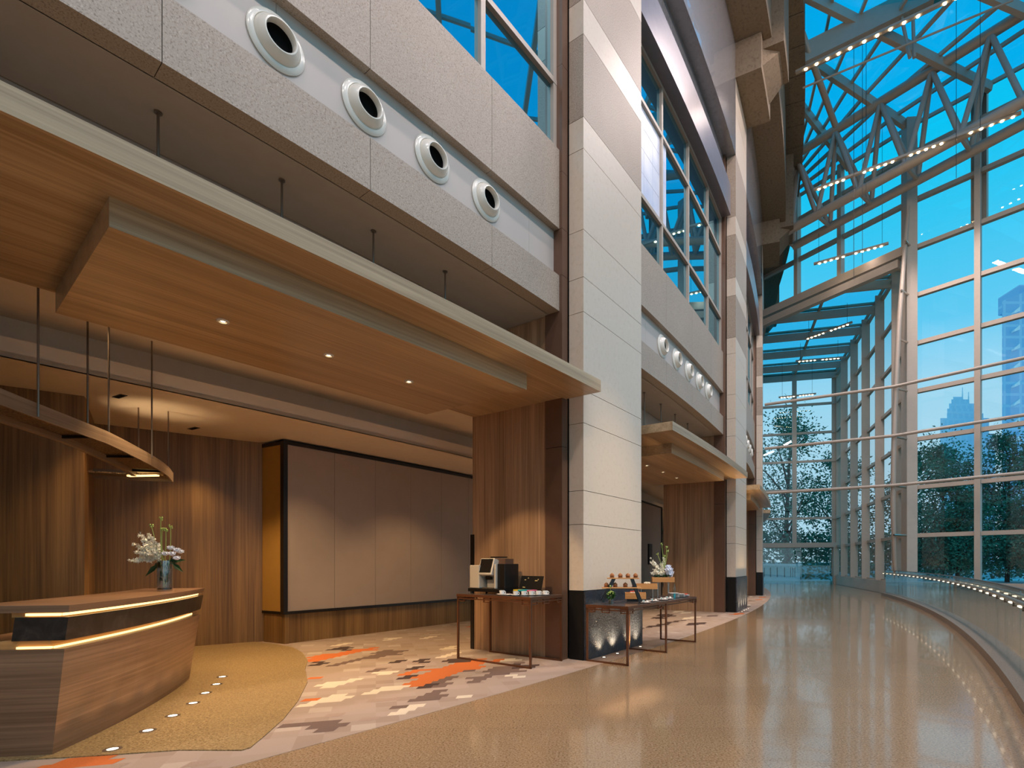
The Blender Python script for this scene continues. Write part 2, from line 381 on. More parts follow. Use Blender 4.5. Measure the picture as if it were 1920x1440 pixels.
# coloured blocks woven into the carpet (1 brown, 2 orange, 3 cream, 4 dark), outlines in metres on the floor
CARPET = {
 3: [[(-2.5,5.96),(-2.53,6.21),(-2.41,6.4),(-2.22,6.53),(-2.21,6.31),(-2.37,6.12)],[(-2.03,5.04),(-2.04,5.23),(-1.93,5.47),(-1.76,5.58),(-1.73,5.39),(-1.87,5.17)],[(-3.03,5.48),(-3.07,5.67),(-2.93,5.94),(-2.7,6.08),(-2.66,5.88),(-2.82,5.59)],[(-2.8,6.99),(-2.87,7.27),(-2.64,7.38),(-2.62,7.05)],[(-3.25,6.36),(-3.25,6.64),(-2.99,6.88),(-2.94,6.59),(-3.08,6.38)],[(-1.41,5.78),(-1.44,5.96),(-1.27,6.03),(-1.24,5.84)],[(-1.01,6.81),(-1.02,7.11),(-0.87,7.2),(-0.86,6.87)],[(-1.3,8.02),(-1.24,8.23),(-1.04,8.36),(-1.1,8.03)],[(-4.62,9.43),(-4.54,9.86),(-4.42,10.05),(-4.4,9.56)],[(-4.02,10.18),(-3.94,10.58),(-3.77,10.8),(-3.73,10.34)],[(-3.32,10.39),(-3.25,10.89),(-3.12,11.16),(-3.07,10.55)],[(-2.5,9.13),(-2.47,9.43),(-2.36,9.6),(-2.3,9.17)],[(-2.42,8.31),(-2.36,8.66),(-2.16,8.91),(-2.17,8.31)]],
 1: [[(-1.5,6.53),(-1.54,6.79),(-1.41,7.08),(-1.38,7.34),(-1.25,7.68),(-0.97,7.98),(-0.88,7.31),(-1.21,7.0),(-1.34,6.71),(-1.43,6.53)],[(-2.0,6.27),(-2.04,6.48),(-1.97,6.7),(-1.9,6.79),(-1.79,6.93),(-1.63,7.05),(-1.71,6.71),(-1.71,6.55),(-1.82,6.34)],[(-1.93,5.68),(-1.94,5.96),(-1.83,6.14),(-1.66,6.24),(-1.63,5.93),(-1.74,5.7)],[(-2.08,5.26),(-2.1,5.46),(-1.94,5.63),(-1.92,5.44)],[(-2.55,4.78),(-2.6,4.99),(-2.42,5.06),(-2.38,4.85)],[(-2.36,4.69),(-2.39,4.88),(-2.22,4.94),(-2.19,4.75)],[(-2.82,4.74),(-2.86,4.91),(-2.77,5.04),(-2.72,4.87)],[(-3.74,7.65),(-3.75,8.02),(-3.51,8.52),(-3.5,9.05),(-3.08,9.09),(-3.05,8.63),(-3.38,8.28),(-3.46,8.03),(-3.56,7.73)],[(-2.98,7.3),(-2.93,7.57),(-2.72,7.64),(-2.85,7.36)],[(-1.72,7.21),(-1.68,7.46),(-1.49,7.51),(-1.62,7.21)],[(-0.64,6.64),(-0.63,6.87),(-0.49,7.05),(-0.48,6.81)]],
 2: [[(-2.18,6.36),(-2.21,6.68),(-2.28,7.02),(-2.2,7.47),(-1.98,7.68),(-2.04,7.98),(-1.89,8.14),(-1.56,8.28),(-1.49,7.98),(-1.63,7.76),(-1.68,7.61),(-1.7,7.34),(-1.76,7.02),(-1.92,6.84),(-1.94,6.68),(-2.01,6.41)],[(-2.45,7.02),(-2.5,7.3),(-2.36,7.46),(-2.29,7.18),(-2.35,7.02)],[(-1.49,7.92),(-1.52,8.14),(-1.34,8.21),(-1.31,7.92)],[(-1.6,7.4),(-1.6,7.63),(-1.48,7.77),(-1.45,7.5),(-1.56,7.4)],[(-4.41,8.31),(-4.36,8.57),(-4.23,8.76),(-4.01,9.15),(-3.72,9.43),(-3.62,9.11),(-3.86,8.81),(-3.95,8.45),(-4.07,8.06),(-4.2,7.92)],[(-3.09,5.66),(-3.16,5.85),(-3.04,5.88),(-2.98,5.68)],[(-3.52,6.72),(-3.57,6.86),(-3.5,6.95),(-3.43,6.76)],[(-1.36,5.59),(-1.34,5.77),(-1.25,5.83),(-1.23,5.7)],[(-4.0,3.88),(-3.94,4.03),(-3.73,4.07),(-3.68,3.94),(-3.71,3.86),(-3.93,3.81)],[(-3.67,3.86),(-3.67,4.02),(-3.55,4.05),(-3.51,3.9)]],
 4: [[(-2.43,6.81),(-2.48,7.05),(-2.29,7.07),(-2.25,6.83)],[(-2.49,7.36),(-2.54,7.61),(-2.36,7.64),(-2.31,7.39)],[(-2.58,7.94),(-2.61,8.18),(-2.43,8.23),(-2.39,7.97)],[(-2.89,7.76),(-2.92,8.1),(-2.79,8.23),(-2.78,7.86)],[(-2.22,8.02),(-2.12,8.34),(-1.78,8.21),(-1.84,7.94),(-2.02,7.91)],[(-4.43,9.09),(-4.34,9.43),(-4.13,9.36),(-4.11,8.99)],[(-4.0,7.64),(-4.06,7.98),(-3.95,8.19),(-3.87,7.91),(-3.93,7.67)],[(-2.0,6.27),(-2.04,6.48),(-1.97,6.7),(-1.9,6.79),(-1.82,6.34)],[(-1.08,7.5),(-1.06,7.79),(-0.77,7.8),(-0.75,7.5)]]}
def inside(x, y, poly):
    c = False; j = len(poly) - 1
    for i in range(len(poly)):
        (xi, yi), (xj, yj) = poly[i], poly[j]
        if (yi > y) != (yj > y) and x < (xj - xi) * (y - yi) / (yj - yi) + xi: c = not c
        j = i
    return c
cm_ = arc_strip(-12.5, .36, SMIN, SMAX, .003, .3); nbase = len(cm_.f); mats = []
CU, CV = .17, .12; ca_, sa_ = math.cos(.30), math.sin(.30); rgc = random.Random(77)
seeds = []
for i in range(150):                         # further clusters in the other bays
    s_ = rgc.uniform(2.0, 30.0); r_ = rgc.uniform(-5.0, .2); p = P(s_, r_); seeds.append((p.x, p.y, rgc.choice((1, 1, 2, 3, 3, 4, 4)), rgc.uniform(.15, .5), rgc.uniform(.08, .2)))
for iu in range(-70, 130):
    for iv in range(0, 270):
        u = (iu + .5 * (iv % 2)) * CU; v = iv * CV; q = []
        for (a, b) in ((0, 0), (CU, 0), (CU + .03, CV), (.03, CV)):
            q.append(((u + a) * ca_ - (v + b) * sa_, (u + a) * sa_ + (v + b) * ca_))
        x = sum(p[0] for p in q) / 4; y = sum(p[1] for p in q) / 4
        dr = math.hypot(x - CC[0], y - CC[1]) - RR
        if dr > .34 or dr < -5.45: continue
        k = 0
        if y < 14 and x < 1.2:
            for key in (3, 1, 2, 4):
                if any(inside(x, y, pl) for pl in CARPET[key]): k = key
        if not k and y > 11:
            for (sx_, sy_, kk, la, lb) in seeds:
                dx, dy = x - sx_, y - sy_; e1 = dx * .6 + dy * .8; e2 = -dx * .8 + dy * .6
                if (e1 / la) ** 2 + (e2 / lb) ** 2 < 1: k = kk
        if not k and rgc.random() < .07: k = 5
        if not k: continue
        if max(math.hypot(px_ - CC[0], py_ - CC[1]) for px_, py_ in q) - RR > .355: continue
        cm_.add([(a, b, .0045) for a, b in q], [(0, 1, 2, 3)]); mats.append(k)
cm_.t = list(cm_.v)
fc = solid('floor_carpet', cm_, M['carpet'], 'beige carpet with blocky orange and brown pattern between walkway and wood walls', 'carpet')
for k in ('brown', 'orange', 'cream', 'dark', 'tan'): fc.data.materials.append(M['carpet_' + k])
for i, k in enumerate(mats): fc.data.polygons[nbase + i].material_index = k
isl = [(-3.95, 7.40), (-3.80, 7.15), (-3.50, 6.62), (-3.13, 5.73), (-2.90, 5.05), (-2.78, 4.55), (-2.72, 4.27), (-2.75, 4.21), (-3.25, 4.215), (-3.80, 4.09), (-4.6, 3.95), (-6.5, 3.2), (-10.0, 2.8), (-10.6, 5.2), (-8.2, 8.9), (-6.3, 10.0), (-5.75, 9.75), (-5.2, 9.35), (-4.7, 8.75), (-4.25, 8.05)]
solid('floor_island', MB().prism(isl, -.05, .012), M['island'], 'gold granite floor island with a curved edge around the wooden desk', 'floor')
# lower level beyond the railing
solid('floor_lower', MB().box(-20, 60, -30, 60, -5.6, -5.5), M['lowfloor'], 'stone floor of the level below the glass railing', 'floor')
solid('wall_slab_edge', MB().arc(SMIN, 20.6, 5.30, 5.56, -1.0, -.005), M['soffit'], 'slab edge below the glass railing', 'wall')
solid('trim_kerb', MB().arc(SMIN, 20.3, 5.24, 5.58, 0.0, .13), M['granite_dk'], 'curved brown stone kerb carrying the glass railing', 'kerb')

# ------------------------------------------------------------------ stone columns with wood-clad piers
ORD = ['nearest', 'second', 'third', 'fourth']
LBL = ['pale stone column with black base behind the long buffet table',
       'second pale stone column, its blue-black base beyond the buffet table',
       'third stone column, a black strip of base beside the far doorway wall',
       'fourth stone column, mostly hidden behind the third one']
JZ = [1.074, 2.10, 2.62, 3.66, 4.16, 5.37, 5.905, 6.635, 7.88, 8.365, 9.64, 10.18, 11.49, 12.04, 13.9, 15.2, 16.6, 18.2, 20.0, 22.0]
DARKC = {8.365, 10.18, 12.04}
COLS = []
for k in range(4):
    b = PITCH * k; s0, s1 = b - .06, b + 1.90
    t = thing('stone_column', LBL[k], 'column', P(b + .9, -.3)); COLS.append(t)
    core = MB().arc(s0 + .02, s1 - .02, -.29, -.015, 1.07, 22.0, n=4); core.build('core', M['dark'], t)
    lm, gm = MB(), MB()
    for za, zb in zip(JZ[:-1], JZ[1:]):
        (gm if za in DARKC else lm).arc(s0, s1, -.27, 0, za + .004, zb - .004, n=4)
    lm.build('limestone_facing', M['lime'], t); gm.build('granite_stripe', M['granite'], t)
    MB().arc(s0 - .005, s1, -.27, .0, 0.0, 1.07, n=4).build('base', M['blackplain'], t)
    bf = MB(); bf.arc(s0 + .01, s1 - .01, .0, .03, 0.0, 1.066, n=4); bf.build('base_facing', M['blackstone'], t)
    p = MB(); p.arc(b - .2, b + 1.94, -2.24, -.60, 0.0, 5.395, n=4); p.build('wood_pier', M['wood_v'], t)
    p = MB()
    for za, zb in ((0, 3.3), (3.3, 5.95), (5.95, 6.67), (6.67, 7.55), (7.55, 9.2), (9.2, 10.6), (10.6, 12.0), (12.0, 13.9)):
        p.arc(b - .22, b - .07, -.62, -.29, za + .003, zb - .003, n=1); p.arc(b + 1.91, b + 2.04, -.62, -.29, za + .003, zb - .003, n=1)
    p.build('metal_pilaster', M['bronze'], t)
    MB().arc(b - .19, b + 1.9, -1.5, -.30, 5.4, 22.0, n=4).build('upper_pier', M['dark'], t)
    # concrete bracket under the roof
    c = MB(); c.arc(b - .1, b + 2.0, -.2, .75, 16.2, 22.0, n=2); c.arc(b + .2, b + 1.7, .75, 1.35, 17.0, 22.0, n=2)
    c.hexa([P(b + .2, .75, 16.5), P(b + 1.7, .75, 16.5), P(b + 1.4, 1.2, 17.0), P(b + .5, 1.2, 17.0)],
           [P(b + .2, .75, 17.2), P(b + 1.7, .75, 17.2), P(b + 1.7, 1.35, 17.2), P(b + .2, 1.35, 17.2)])
    c.build('roof_bracket', M['concrete'], t)
MB().arc(-.215, -.195, -2.28, -2.20, 0, 2.0, n=1).build('edge_strip', M['black'], COLS[0])

# ------------------------------------------------------------------ the bays between the columns
BAYN = ['nearest bay', 'second bay', 'third bay', 'fourth bay']
def split_joints(a, b, first):
    js = [first]
    while js[-1] - 1.76 > a + .1: js.append(js[-1] - 1.76)
    js = [a] + sorted(js) + [b]
    return list(zip(js[:-1], js[1:]))
for k in range(4):
    e = PITCH * k; a, b = e - PITCH + 1.93, e - .22
    st = structure('wall_bay_%d' % (k + 1), 'granite spandrel with pale vent strip in the %s' % BAYN[k], 'wall', P((a + b) / 2, -.4, 5.4))
    g = MB(); c = MB()
    for (x, y) in split_joints(a, b, e - 1.70):
        for za, zb in ((5.40, 5.95), (6.67, 7.89)):
            g.arc(x + .003, y - .003, -.56, -.34, za, zb)
    for (x, y) in split_joints(a, b, e - .82):
        c.arc(x + .002, y - .002, -.56, -.45, 5.95, 6.67)
    g.build('granite_band', M['granite'], st); c.build('vent_strip', M['cream'], st)
    MB().arc(a, b, -1.5, -.57, 5.42, 7.9).build('backing', M['dark'], st)
    h = MB(); h.arc(a, b, -.56, -.12, 12.0, 12.9); h.build('window_head', M['fasciabl'], st)
    MB().arc(a, b, -.6, -.35, 12.9, 13.9).build('recessed_stone', M['wallstone'], st)
    if k < 3:
        # window with mirror glass
        w = structure('window_%d' % (k + 1), 'dark blue mirror window with brown frame above the %s' % BAYN[k], 'window', P((a + b) / 2, -.45, 7.9))
        f = MB()
        for z in (7.92, 8.95, 10.9, 11.97): f.arc(a, b, -.50, -.39, z - .04, z + .04)
        sj = [e - 1.80 - 1.76 * i for i in range(3)] + [a + .04, b - .04]
        for s in sj: f.arc(s - .04, s + .04, -.50, -.395, 7.9, 12.0, n=1)
        f.build('frame', M['steel'], w)
        MB().arc(a, b, -.47, -.455, 7.9, 12.0, step=1.76).build('glass', M['mirror'], w)
    # ceiling strip behind the spandrel and bulkhead down to the coffer
    solid('ceiling_slot_%d' % (k + 1), MB().arc(a - .2, b + .1, -1.5, -.55, 5.40, 5.46), M['soffit'], 'flat plaster soffit above the wood canopy of the %s' % BAYN[k], 'ceiling')
solid('wall_upper', MB().arc(SMIN, SMAX, -.6, -.002, 13.9, 22.0), M['wallstone'], 'smooth upper stone wall of the drum above the windows', 'wall')
solid('wall_bulkhead', MB().arc(SMIN, SMAX, -1.62, -1.52, 4.36, 5.5), M['soffit'], 'dark bulkhead behind the wood canopies', 'wall')
solid('ceiling_ring', MB().arc(SMIN, SMAX, .0, 1.0, 17.25, 18.3), M['concrete'], 'concrete ring beam under the roof between the brackets', 'ceiling')
m = MB()
s = SMIN
while s < SMAX:
    m.arc(s + .012, s + 1.20, 1.0, 1.75, 20.3, 20.5, n=2); s += 1.22
solid('ceiling_edge', m, M['concrete'], 'beige roof edge panels beside the glass roof', 'ceiling')
solid('wall_roof_edge', MB().arc(SMIN, SMAX, .98, 1.0, 18.2, 22.0), M['concrete'], 'roof edge upstand', 'wall')

# interior behind the columns
solid('ceiling_coffer', MB().arc(SMIN, SMAX, -4.35, -1.5, 4.36, 4.42), M['ceil'], 'grey plaster coffer ceiling behind the wood canopy', 'ceiling')
solid('ceiling_cove', MB().arc(SMIN, SMAX, -4.40, -4.30, 3.82, 4.4), M['ceil'], 'back of the ceiling cove', 'ceiling')
solid('trim_cove', MB().arc(SMIN, SMAX, -3.97, -3.92, 3.80, 4.02), M['ceil'], 'pale upstand along the ceiling cove', 'trim')
solid('ceiling_lower', MB().arc(SMIN, SMAX, -12.5, -3.92, 3.80, 3.86), M['ceil'], 'lower warm plaster ceiling above the wood walls', 'ceiling')
def wall_seg(mb, p, q, z0, z1, th=.12, side=1):
    p = Vector((p[0], p[1])); q = Vector((q[0], q[1])); d = (q - p).normalized(); n = Vector((d.y, -d.x)) * side
    pts = [p, q, q + n * th, p + n * th]
    L = (q - p).length
    vs = [(v.x, v.y, z) for z in (z0, z1) for v in pts]
    ts = [(u, w, z) for z in (z0, z1) for (u, w) in ((0, 0), (L, 0), (L, th), (0, th))]
    return mb.add(vs, [(3, 2, 1, 0), (4, 5, 6, 7), (0, 1, 5, 4), (1, 2, 6, 5), (2, 3, 7, 6), (3, 0, 4, 7)], ts)
wb = MB(); wall_seg(wb, (-11.0, 4.45), (-6.92, 7.27), 0, 3.8, .3, -1); wall_seg(wb, (-6.925, 7.28), (-8.08, 8.67), 0, 3.8, .02, -1)
solid('wall_side', wb, M['wood_dark'], 'walnut clad wall block behind the desk, its corner beside the flowers', 'wall')
solid('wall_back', wall_seg(MB(), (-8.4, 8.46), (-6.17, 10.12), 0, 3.8, .2, -1), M['wood_dark'], 'dark walnut wall behind the vase of flowers', 'wall')
# fabric panel wall on the arc r=-5.5
pw = structure('wall_panelled', 'wall of plain fabric panels with black edging and a wood dado', 'wall', P(2.5, -5.6))
s_c, s_e = -1.87, 8.5
pm = MB(); s = s_c + .05; w = .99
while s < s_e:
    pm.arc(s + .003, min(s + w, s_e) - .003, -5.60, -5.50, .60, 3.70, n=2); s += w
pm.build('fabric_panel', M['panel'], pw)
MB().arc(s_c, s_e, -5.75, -5.54, 0.0, .57).build('wood_dado', M['wood_dark'], pw)
e = MB(); e.arc(s_c - .02, s_e, -5.60, -5.48, .55, .605); e.arc(s_c - .02, s_e, -5.60, -5.48, 3.70, 3.765); e.arc(s_c - .03, s_c + .05, -5.60, -5.475, .56, 3.76, n=1)
e.build('black_edging', M['black'], pw)
MB().arc(s_c, s_e, -5.85, -5.6, .57, 3.8).build('core', M['dark'], pw)
q = P(s_c, -5.52); rt = MB(); wall_seg(rt, (-6.19, 10.08), (q.x, q.y), .60, 3.70, .08, -1); rt.build('return_panel', M['yellow'], pw)
rt = MB(); wall_seg(rt, (-6.15, 10.06), (q.x + .02, q.y), 0, .55, .08, -1); rt.build('return_dado', M['wood_dark'], pw)
rt = MB(); wall_seg(rt, (-6.19, 10.06), (q.x, q.y - .01), .55, .60, .08, -1); wall_seg(rt, (-6.19, 10.06), (q.x, q.y - .01), 3.70, 3.765, .08, -1); rt.build('return_edging', M['black'], pw)
# partition seen through the second bay
pt = structure('wall_partition', 'pale partition wall with black edging seen beyond the buffet flowers', 'wall', P(11, -3.7))
MB().arc(8.6, 13.3, -3.72, -3.60, 0, 3.70).build('fabric_panel', M['panel'], pt)
e = MB(); e.arc(8.6, 13.3, -3.72, -3.58, 3.70, 3.76); e.arc(13.25, 13.36, -3.72, -3.57, 0, 3.76, n=1); e.arc(13.5, 13.62, -3.3, -3.18, 0, 3.2, n=1); e.build('black_edging', M['black'], pt)
solid('wall_rear', MB().arc(-1.8, SMAX, -9.2, -9.0, 0, 3.9), M['panel'], 'rear room wall far behind the columns', 'wall')
q0, q1 = P(31.5, -9.2), P(31.5, -.6)
solid('wall_far_end', wall_seg(MB(), (q0.x, q0.y), (q1.x, q1.y), 0, 3.9, .2, 1), M['lime'], 'pale end wall of the room seen as a strip beside the second pier', 'wall')
# walls beyond the frame that close the room
m = MB(); m.arc(SMIN, -7.25, -1.5, .0, 0, 13.9)
solid('wall_light_block', m, M['lime'], 'plain unseen wall before the nearest bay, added to block light', 'wall')  # added light block in place of the bay left out here
q0, q1 = P(-9.0, -12.5), P(-9.0, 0)
solid('wall_room_end', wall_seg(MB(), (q0.x, q0.y), (q1.x, q1.y), 0, 3.8, .2, -1), M['wood_dark'], 'room end wall behind the desk', 'wall')
q0, q1 = P(SMIN, -1.0), P(SMIN, 13.0)
solid('wall_hall_light_stop', wall_seg(MB(), (q0.x, q0.y), (q1.x, q1.y), -5.5, 22.5, .3, 1), M['lime'], 'unseen wall added across the hall to stop light from behind', 'wall')  # added to shut out sky light where the hall really goes on

# ------------------------------------------------------------------ great glass wall
K = Vector((14.15, 22.95))
DR = Vector((.682, -.731)); DL = Vector((-.582, .813)); DV = Vector((.252, .968))
ZT = [.63 + 2.066 * i for i in range(10)]
def facet(name, label, p0, d, ts, zs, zb, zt, inn, dep=.34, wid=.2, cap=.2, glass='glass', tr=.17, ext=None):
    st = structure(name, label, 'window', (p0.x, p0.y, zb))
    fm = MB(); t0, t1 = ext or (ts[0], ts[-1])
    def pt(t, o, z): return Vector((p0.x + d.x * t + inn.x * o, p0.y + d.y * t + inn.y * o, z))
    for t in ts:
        fm.hexa([pt(t - wid / 2, 0, zb), pt(t + wid / 2, 0, zb), pt(t + wid / 2, dep, zb), pt(t - wid / 2, dep, zb)],
                [pt(t - wid / 2, 0, zt), pt(t + wid / 2, 0, zt), pt(t + wid / 2, dep, zt), pt(t - wid / 2, dep, zt)])
    for z in zs:
        fm.hexa([pt(t0, 0, z - tr / 2), pt(t1, 0, z - tr / 2), pt(t1, cap, z - tr / 2), pt(t0, cap, z - tr / 2)],
                [pt(t0, 0, z + tr / 2), pt(t1, 0, z + tr / 2), pt(t1, cap, z + tr / 2), pt(t0, cap, z + tr / 2)])
    fm.build('frame', M['mullion'], st)
    MB().add([pt(t0, .02, zb), pt(t1, .02, zb), pt(t1, .02, zt), pt(t0, .02, zt)], [(0, 1, 2, 3)]).build('glass', M[glass], st)
    return st
NR = Vector((-.731, -.682)); NL = Vector((-.813, -.582)); NV = Vector((-.968, .252)); NB = Vector((-.252, -.968))
facet('window_5', 'great glass wall of tall blue panes beyond the glass railing', K, DR, [2.37 * i for i in range(0, 15)], ZT, ZT[0], 20.6, NR)
facet('window_6', 'upper glass wall above the tall glass porch', K, DL, [0, 3.1, 5.4, 7.65, 10.0, 12.3], ZT[7:], 15.0, 20.6, NL)
facet('window_7', 'side glass wall of the tall porch with deep white fins', K, DV, [1.4, 4.15, 6.9, 9.65, 12.4, 15.45], ZT[:7] + [15.0], ZT[0], 15.2, NV, .42, .07, .16, tr=.15, ext=(0, 15.5))
E1 = K + DV * 15.5
facet('window_8', 'end glass wall of the porch, trees showing through', E1, Vector((-.968, .252)), [0, 2.95, 5.4, 7.8, 10.5], ZT[1:7] + [15.35], 2.76, 15.5, NB, .25, .30, .15, tr=.16)
# porch: columns, beams, plinths, door head
def wseg(name, label, p, q, z0, z1, th, mat, side=1, cat='wall'):
    return solid(name, wall_seg(MB(), p, q, z0, z1, th, side), M[mat], label, cat)
wseg('wall_plinth', 'pale plinth under the side glass of the porch', K + DV * 0, K + DV * 15.4, 0, ZT[0], .25, 'lime', -1)
wseg('trim_door_head', 'brown beam above the porch end opening', E1 + NB * .05, E1 + Vector((-.968, .252)) * 10.5 + NB * .05, 2.64, 2.98, .4, 'mullion', -1, 'beam')
solid('trim_door_post', MB().prism([E1 + NB * .5, E1 + NB * .5 + Vector((-.968, .252)) * .38, E1 + Vector((-.968, .252)) * .38, E1], 0, 2.7), M['mullion'], 'brown post at the corner of the porch end opening', 'post')
wseg('window_9', 'low glass panes of the porch end opening', E1, E1 + Vector((-.968, .252)) * 10.5, .05, 2.66, .012, 'railglass', 1, 'window')
wseg('wall_apron', 'solid apron under the great glass wall', K, K + DR * 33.2, -5.5, ZT[0] - .02, .3, 'mullion', -1)
wseg('wall_apron_low', 'apron under the porch corner', K + DV * 0, K + DV * 16, -5.5, 0.0, .3, 'mullion', -1)
cc = K + NR * .2
solid('trim_corner_post', MB().prism([cc + Vector((-.30, -.22)), cc + Vector((.13, -.26)), cc + Vector((.22, .30)), cc + Vector((-.24, .30))], -1.0, 20.6), M['mullion'], 'thick corner post where the great glass wall meets the porch', 'post')
rb = MB(); rb.bar((K.x - .3, K.y, 15.05), (K.x - .3 + DL.x * 12, K.y + DL.y * 12, 15.05), .35, .38); rb.bar((K.x - .5, K.y + .1, 14.55), (K.x - .5 + DL.x * 12, K.y + DL.y * 12, 14.45), .3, .34)
solid('trim_porch_beam', rb, M['mullion'], 'double steel beam across the mouth of the porch', 'beam')
pr = structure('ceiling_porch', 'flat glass roof of the tall porch with steel ribs', 'roof', (14, 30, 15))
g = MB(); fr = MB()
A = [K + Vector((0, 0)), K + DV * 15.5, E1 + Vector((-.968, .252)) * 10.5, K + DL * 12.3]
g.add([(p.x, p.y, 15.30) for p in A], [(0, 1, 2, 3)]); g.build('glass', M['roofglass'], pr)
for i, t in enumerate([2.6, 5.3, 7.9, 10.6, 13.2, 15.3]):
    a = K + DV * t; b = a + Vector((-.968, .252)) * min(10.5, 1.2 * t)
    fr.bar((a.x, a.y, 15.0), (b.x, b.y, 15.05), .12, .42); fr.bar((a.x, a.y, 15.34), (b.x, b.y, 15.38), .16, .1)
for u in (.15, 2.9, 5.6, 8.3):
    a = K + Vector((-.968, .252)) * u + DV * (u * .833); b = K + Vector((-.968, .252)) * u + DV * 15.5
    fr.bar((a.x, a.y, 15.3), (b.x, b.y, 15.3), .12, .14)
fr.build('rib', M['mullion'], pr)

q0 = K + DR * 2.1 + NR * .02; q1 = K + DR * 2.62 + NR * .02
wseg('trim_upper_post', 'broad upper post of the great glass wall', q0, q1, 15.25, 20.6, .36, 'mullion', -1, 'post')
# ------------------------------------------------------------------ glass roof of the hall
sk = structure('ceiling_skylight', 'sloping blue glass roof over the hall with steel ribs', 'roof', (10, 15, 20))
def roof_pt(u, v):                       # u along the hall, v from drum (0) to glass wall (1)
    a = P(26.0 - 40.0 * u, 1.7, 22.6); t = -11.0 + 44 * u
    b = (K + DL * -t if t < 0 else K + DR * t); b = Vector((b.x, b.y, 20.6))
    return a.lerp(b, v)
g = MB(); fr = MB(); NU = 16
for i in range(NU):
    g.add([roof_pt(i / NU, 0), roof_pt((i + 1) / NU, 0), roof_pt((i + 1) / NU, 1), roof_pt(i / NU, 1)], [(0, 1, 2, 3)])
for i in range(NU + 1):
    fr.bar(roof_pt(i / NU, 0) - Vector((0, 0, .25)), roof_pt(i / NU, 1) - Vector((0, 0, .25)), .18, .36)
for v in (0, .14, .28, .42, .56, .70, .85, 1):
    for i in range(NU):
        fr.bar(roof_pt(i / NU, v) - Vector((0, 0, .07)), roof_pt((i + 1) / NU, v) - Vector((0, 0, .07)), .10, .14)
g.build('glass', M['roofglass'], sk); fr.build('rib', M['mullion'], sk)
# ================================================================== THINGS ON THE FRONT
CANL = ['wide stepped walnut canopy hung over the nearest bay and the desk',
        'smaller looking walnut canopy over the second bay, beyond the first stone column',
        'third walnut canopy, seen edge-on beyond the second stone column',
        'farthest walnut canopy, a curved edge against the porch glass']
BAYW = ['nearest bay', 'second bay', 'third bay', 'fourth bay']
def ringlight(mb_parent, loc):
    pass
def make_downlight():
    t = thing('downlight', 'x', 'downlight', (0, 0, 0))
    MB().lathe([(.034, -.012), (.052, -.012), (.055, -.006), (.055, 0), (.034, 0), (.034, -.012)], 24, close=False).build('trim_ring', M['white'], t, local=True, smooth=True)
    MB().lathe([(.034, 0), (.034, .0), (.020, .0), (.0, .0)][:3], 20, close=False).build('reflector', M['chrome'], t, local=True)
    MB().lathe([(.0005, -.004), (.020, -.004), (.020, -.001)], 20, close=True).build('lamp', M['lampsoft'], t, local=True)
    return t
DL0 = make_downlight(); dl_used = [False]
ORDW = ['first', 'second', 'third', 'fourth', 'fifth', 'sixth']
def place_dl(p, label, group):
    if not dl_used[0]:
        dl_used[0] = True; DL0.location = p; DL0['label'] = label; DL0['group'] = group; return DL0
    return copy_tree(DL0, None, p, 0, label, group)

def make_vent():
    t = thing('air_vent', 'x', 'vent')
    prof = [(.25, 0), (.255, .012), (.235, .032), (.205, .036), (.200, .026)]
    R = Matrix.Rotation(PI / 2, 4, 'Y')
    MB().lathe(prof, 40, R, False).build('flange', M['white'], t, local=True, smooth=True)
    MB().lathe([(.200, .026), (.190, .055), (.168, .090), (.142, .115), (.132, .116), (.126, .108), (.126, .003)], 40, R, False).build('nozzle', M['white'], t, local=True, smooth=True)
    MB().lathe([(.127, .004), (.125, .045), (.110, .008), (.001, .006)], 40, R, False).build('throat_shade', M['dark'], t, local=True)  # black disk stands in for the shade deep inside the nozzle
    return t
V0 = make_vent(); vfirst = True
def make_rod(mb, p, q): mb.tube([p, q], .009, 8)
for k in range(4):
    e = PITCH * k; a, b = e - 6.62, e - .13
    t = thing('wood_canopy', CANL[k], 'canopy', P((a + b) / 2, -1, 4.05))
    MB().arc(a, b, -2.22, .36, 4.05, 4.22).build('slab', M['wood_s'], t)
    MB().arc(e - 5.58, e - 1.30, -2.16, -.08, 3.84, 4.05).build('lower_box', M['wood_s'], t)
    for s in (6.10, 5.10, 4.08, 3.05, 1.98):
        m = MB(); m.tube([P(e - s, -.93, 4.21), P(e - s, -.93, 5.40)], .011, 8); m.lathe([(.03, 0), (.03, .015)], 12, Matrix.Translation(P(e - s, -.93, 5.385)))
        m.build('hanger_rod', M['rod'], t)
    if k < 3:
        for i, s in enumerate((2.43, 3.50, 4.55) if k < 2 else (2.43,)):
            place_dl(P(e - s, -1.1, 3.839), 'small downlight in the %s canopy, %s from the wood pier' % (BAYW[k], ORDW[i]), 'downlights in the walnut canopies')
        vs = (1.70, 2.58, 3.46, 4.34, 5.22)
        for i, s in enumerate(vs):
            lab = 'white air nozzle on the %s vent strip, %s from its far column' % (BAYW[k], ORDW[i])
            if vfirst:
                vfirst = False; V0.location = P(e - s, -.45, 6.31); V0.rotation_euler = (0, 0, heading(e - s)); V0['label'] = lab; V0['group'] = 'round air nozzles'
            else:
                copy_tree(V0, None, P(e - s, -.45, 6.31), heading(e - s), lab, 'round air nozzles')
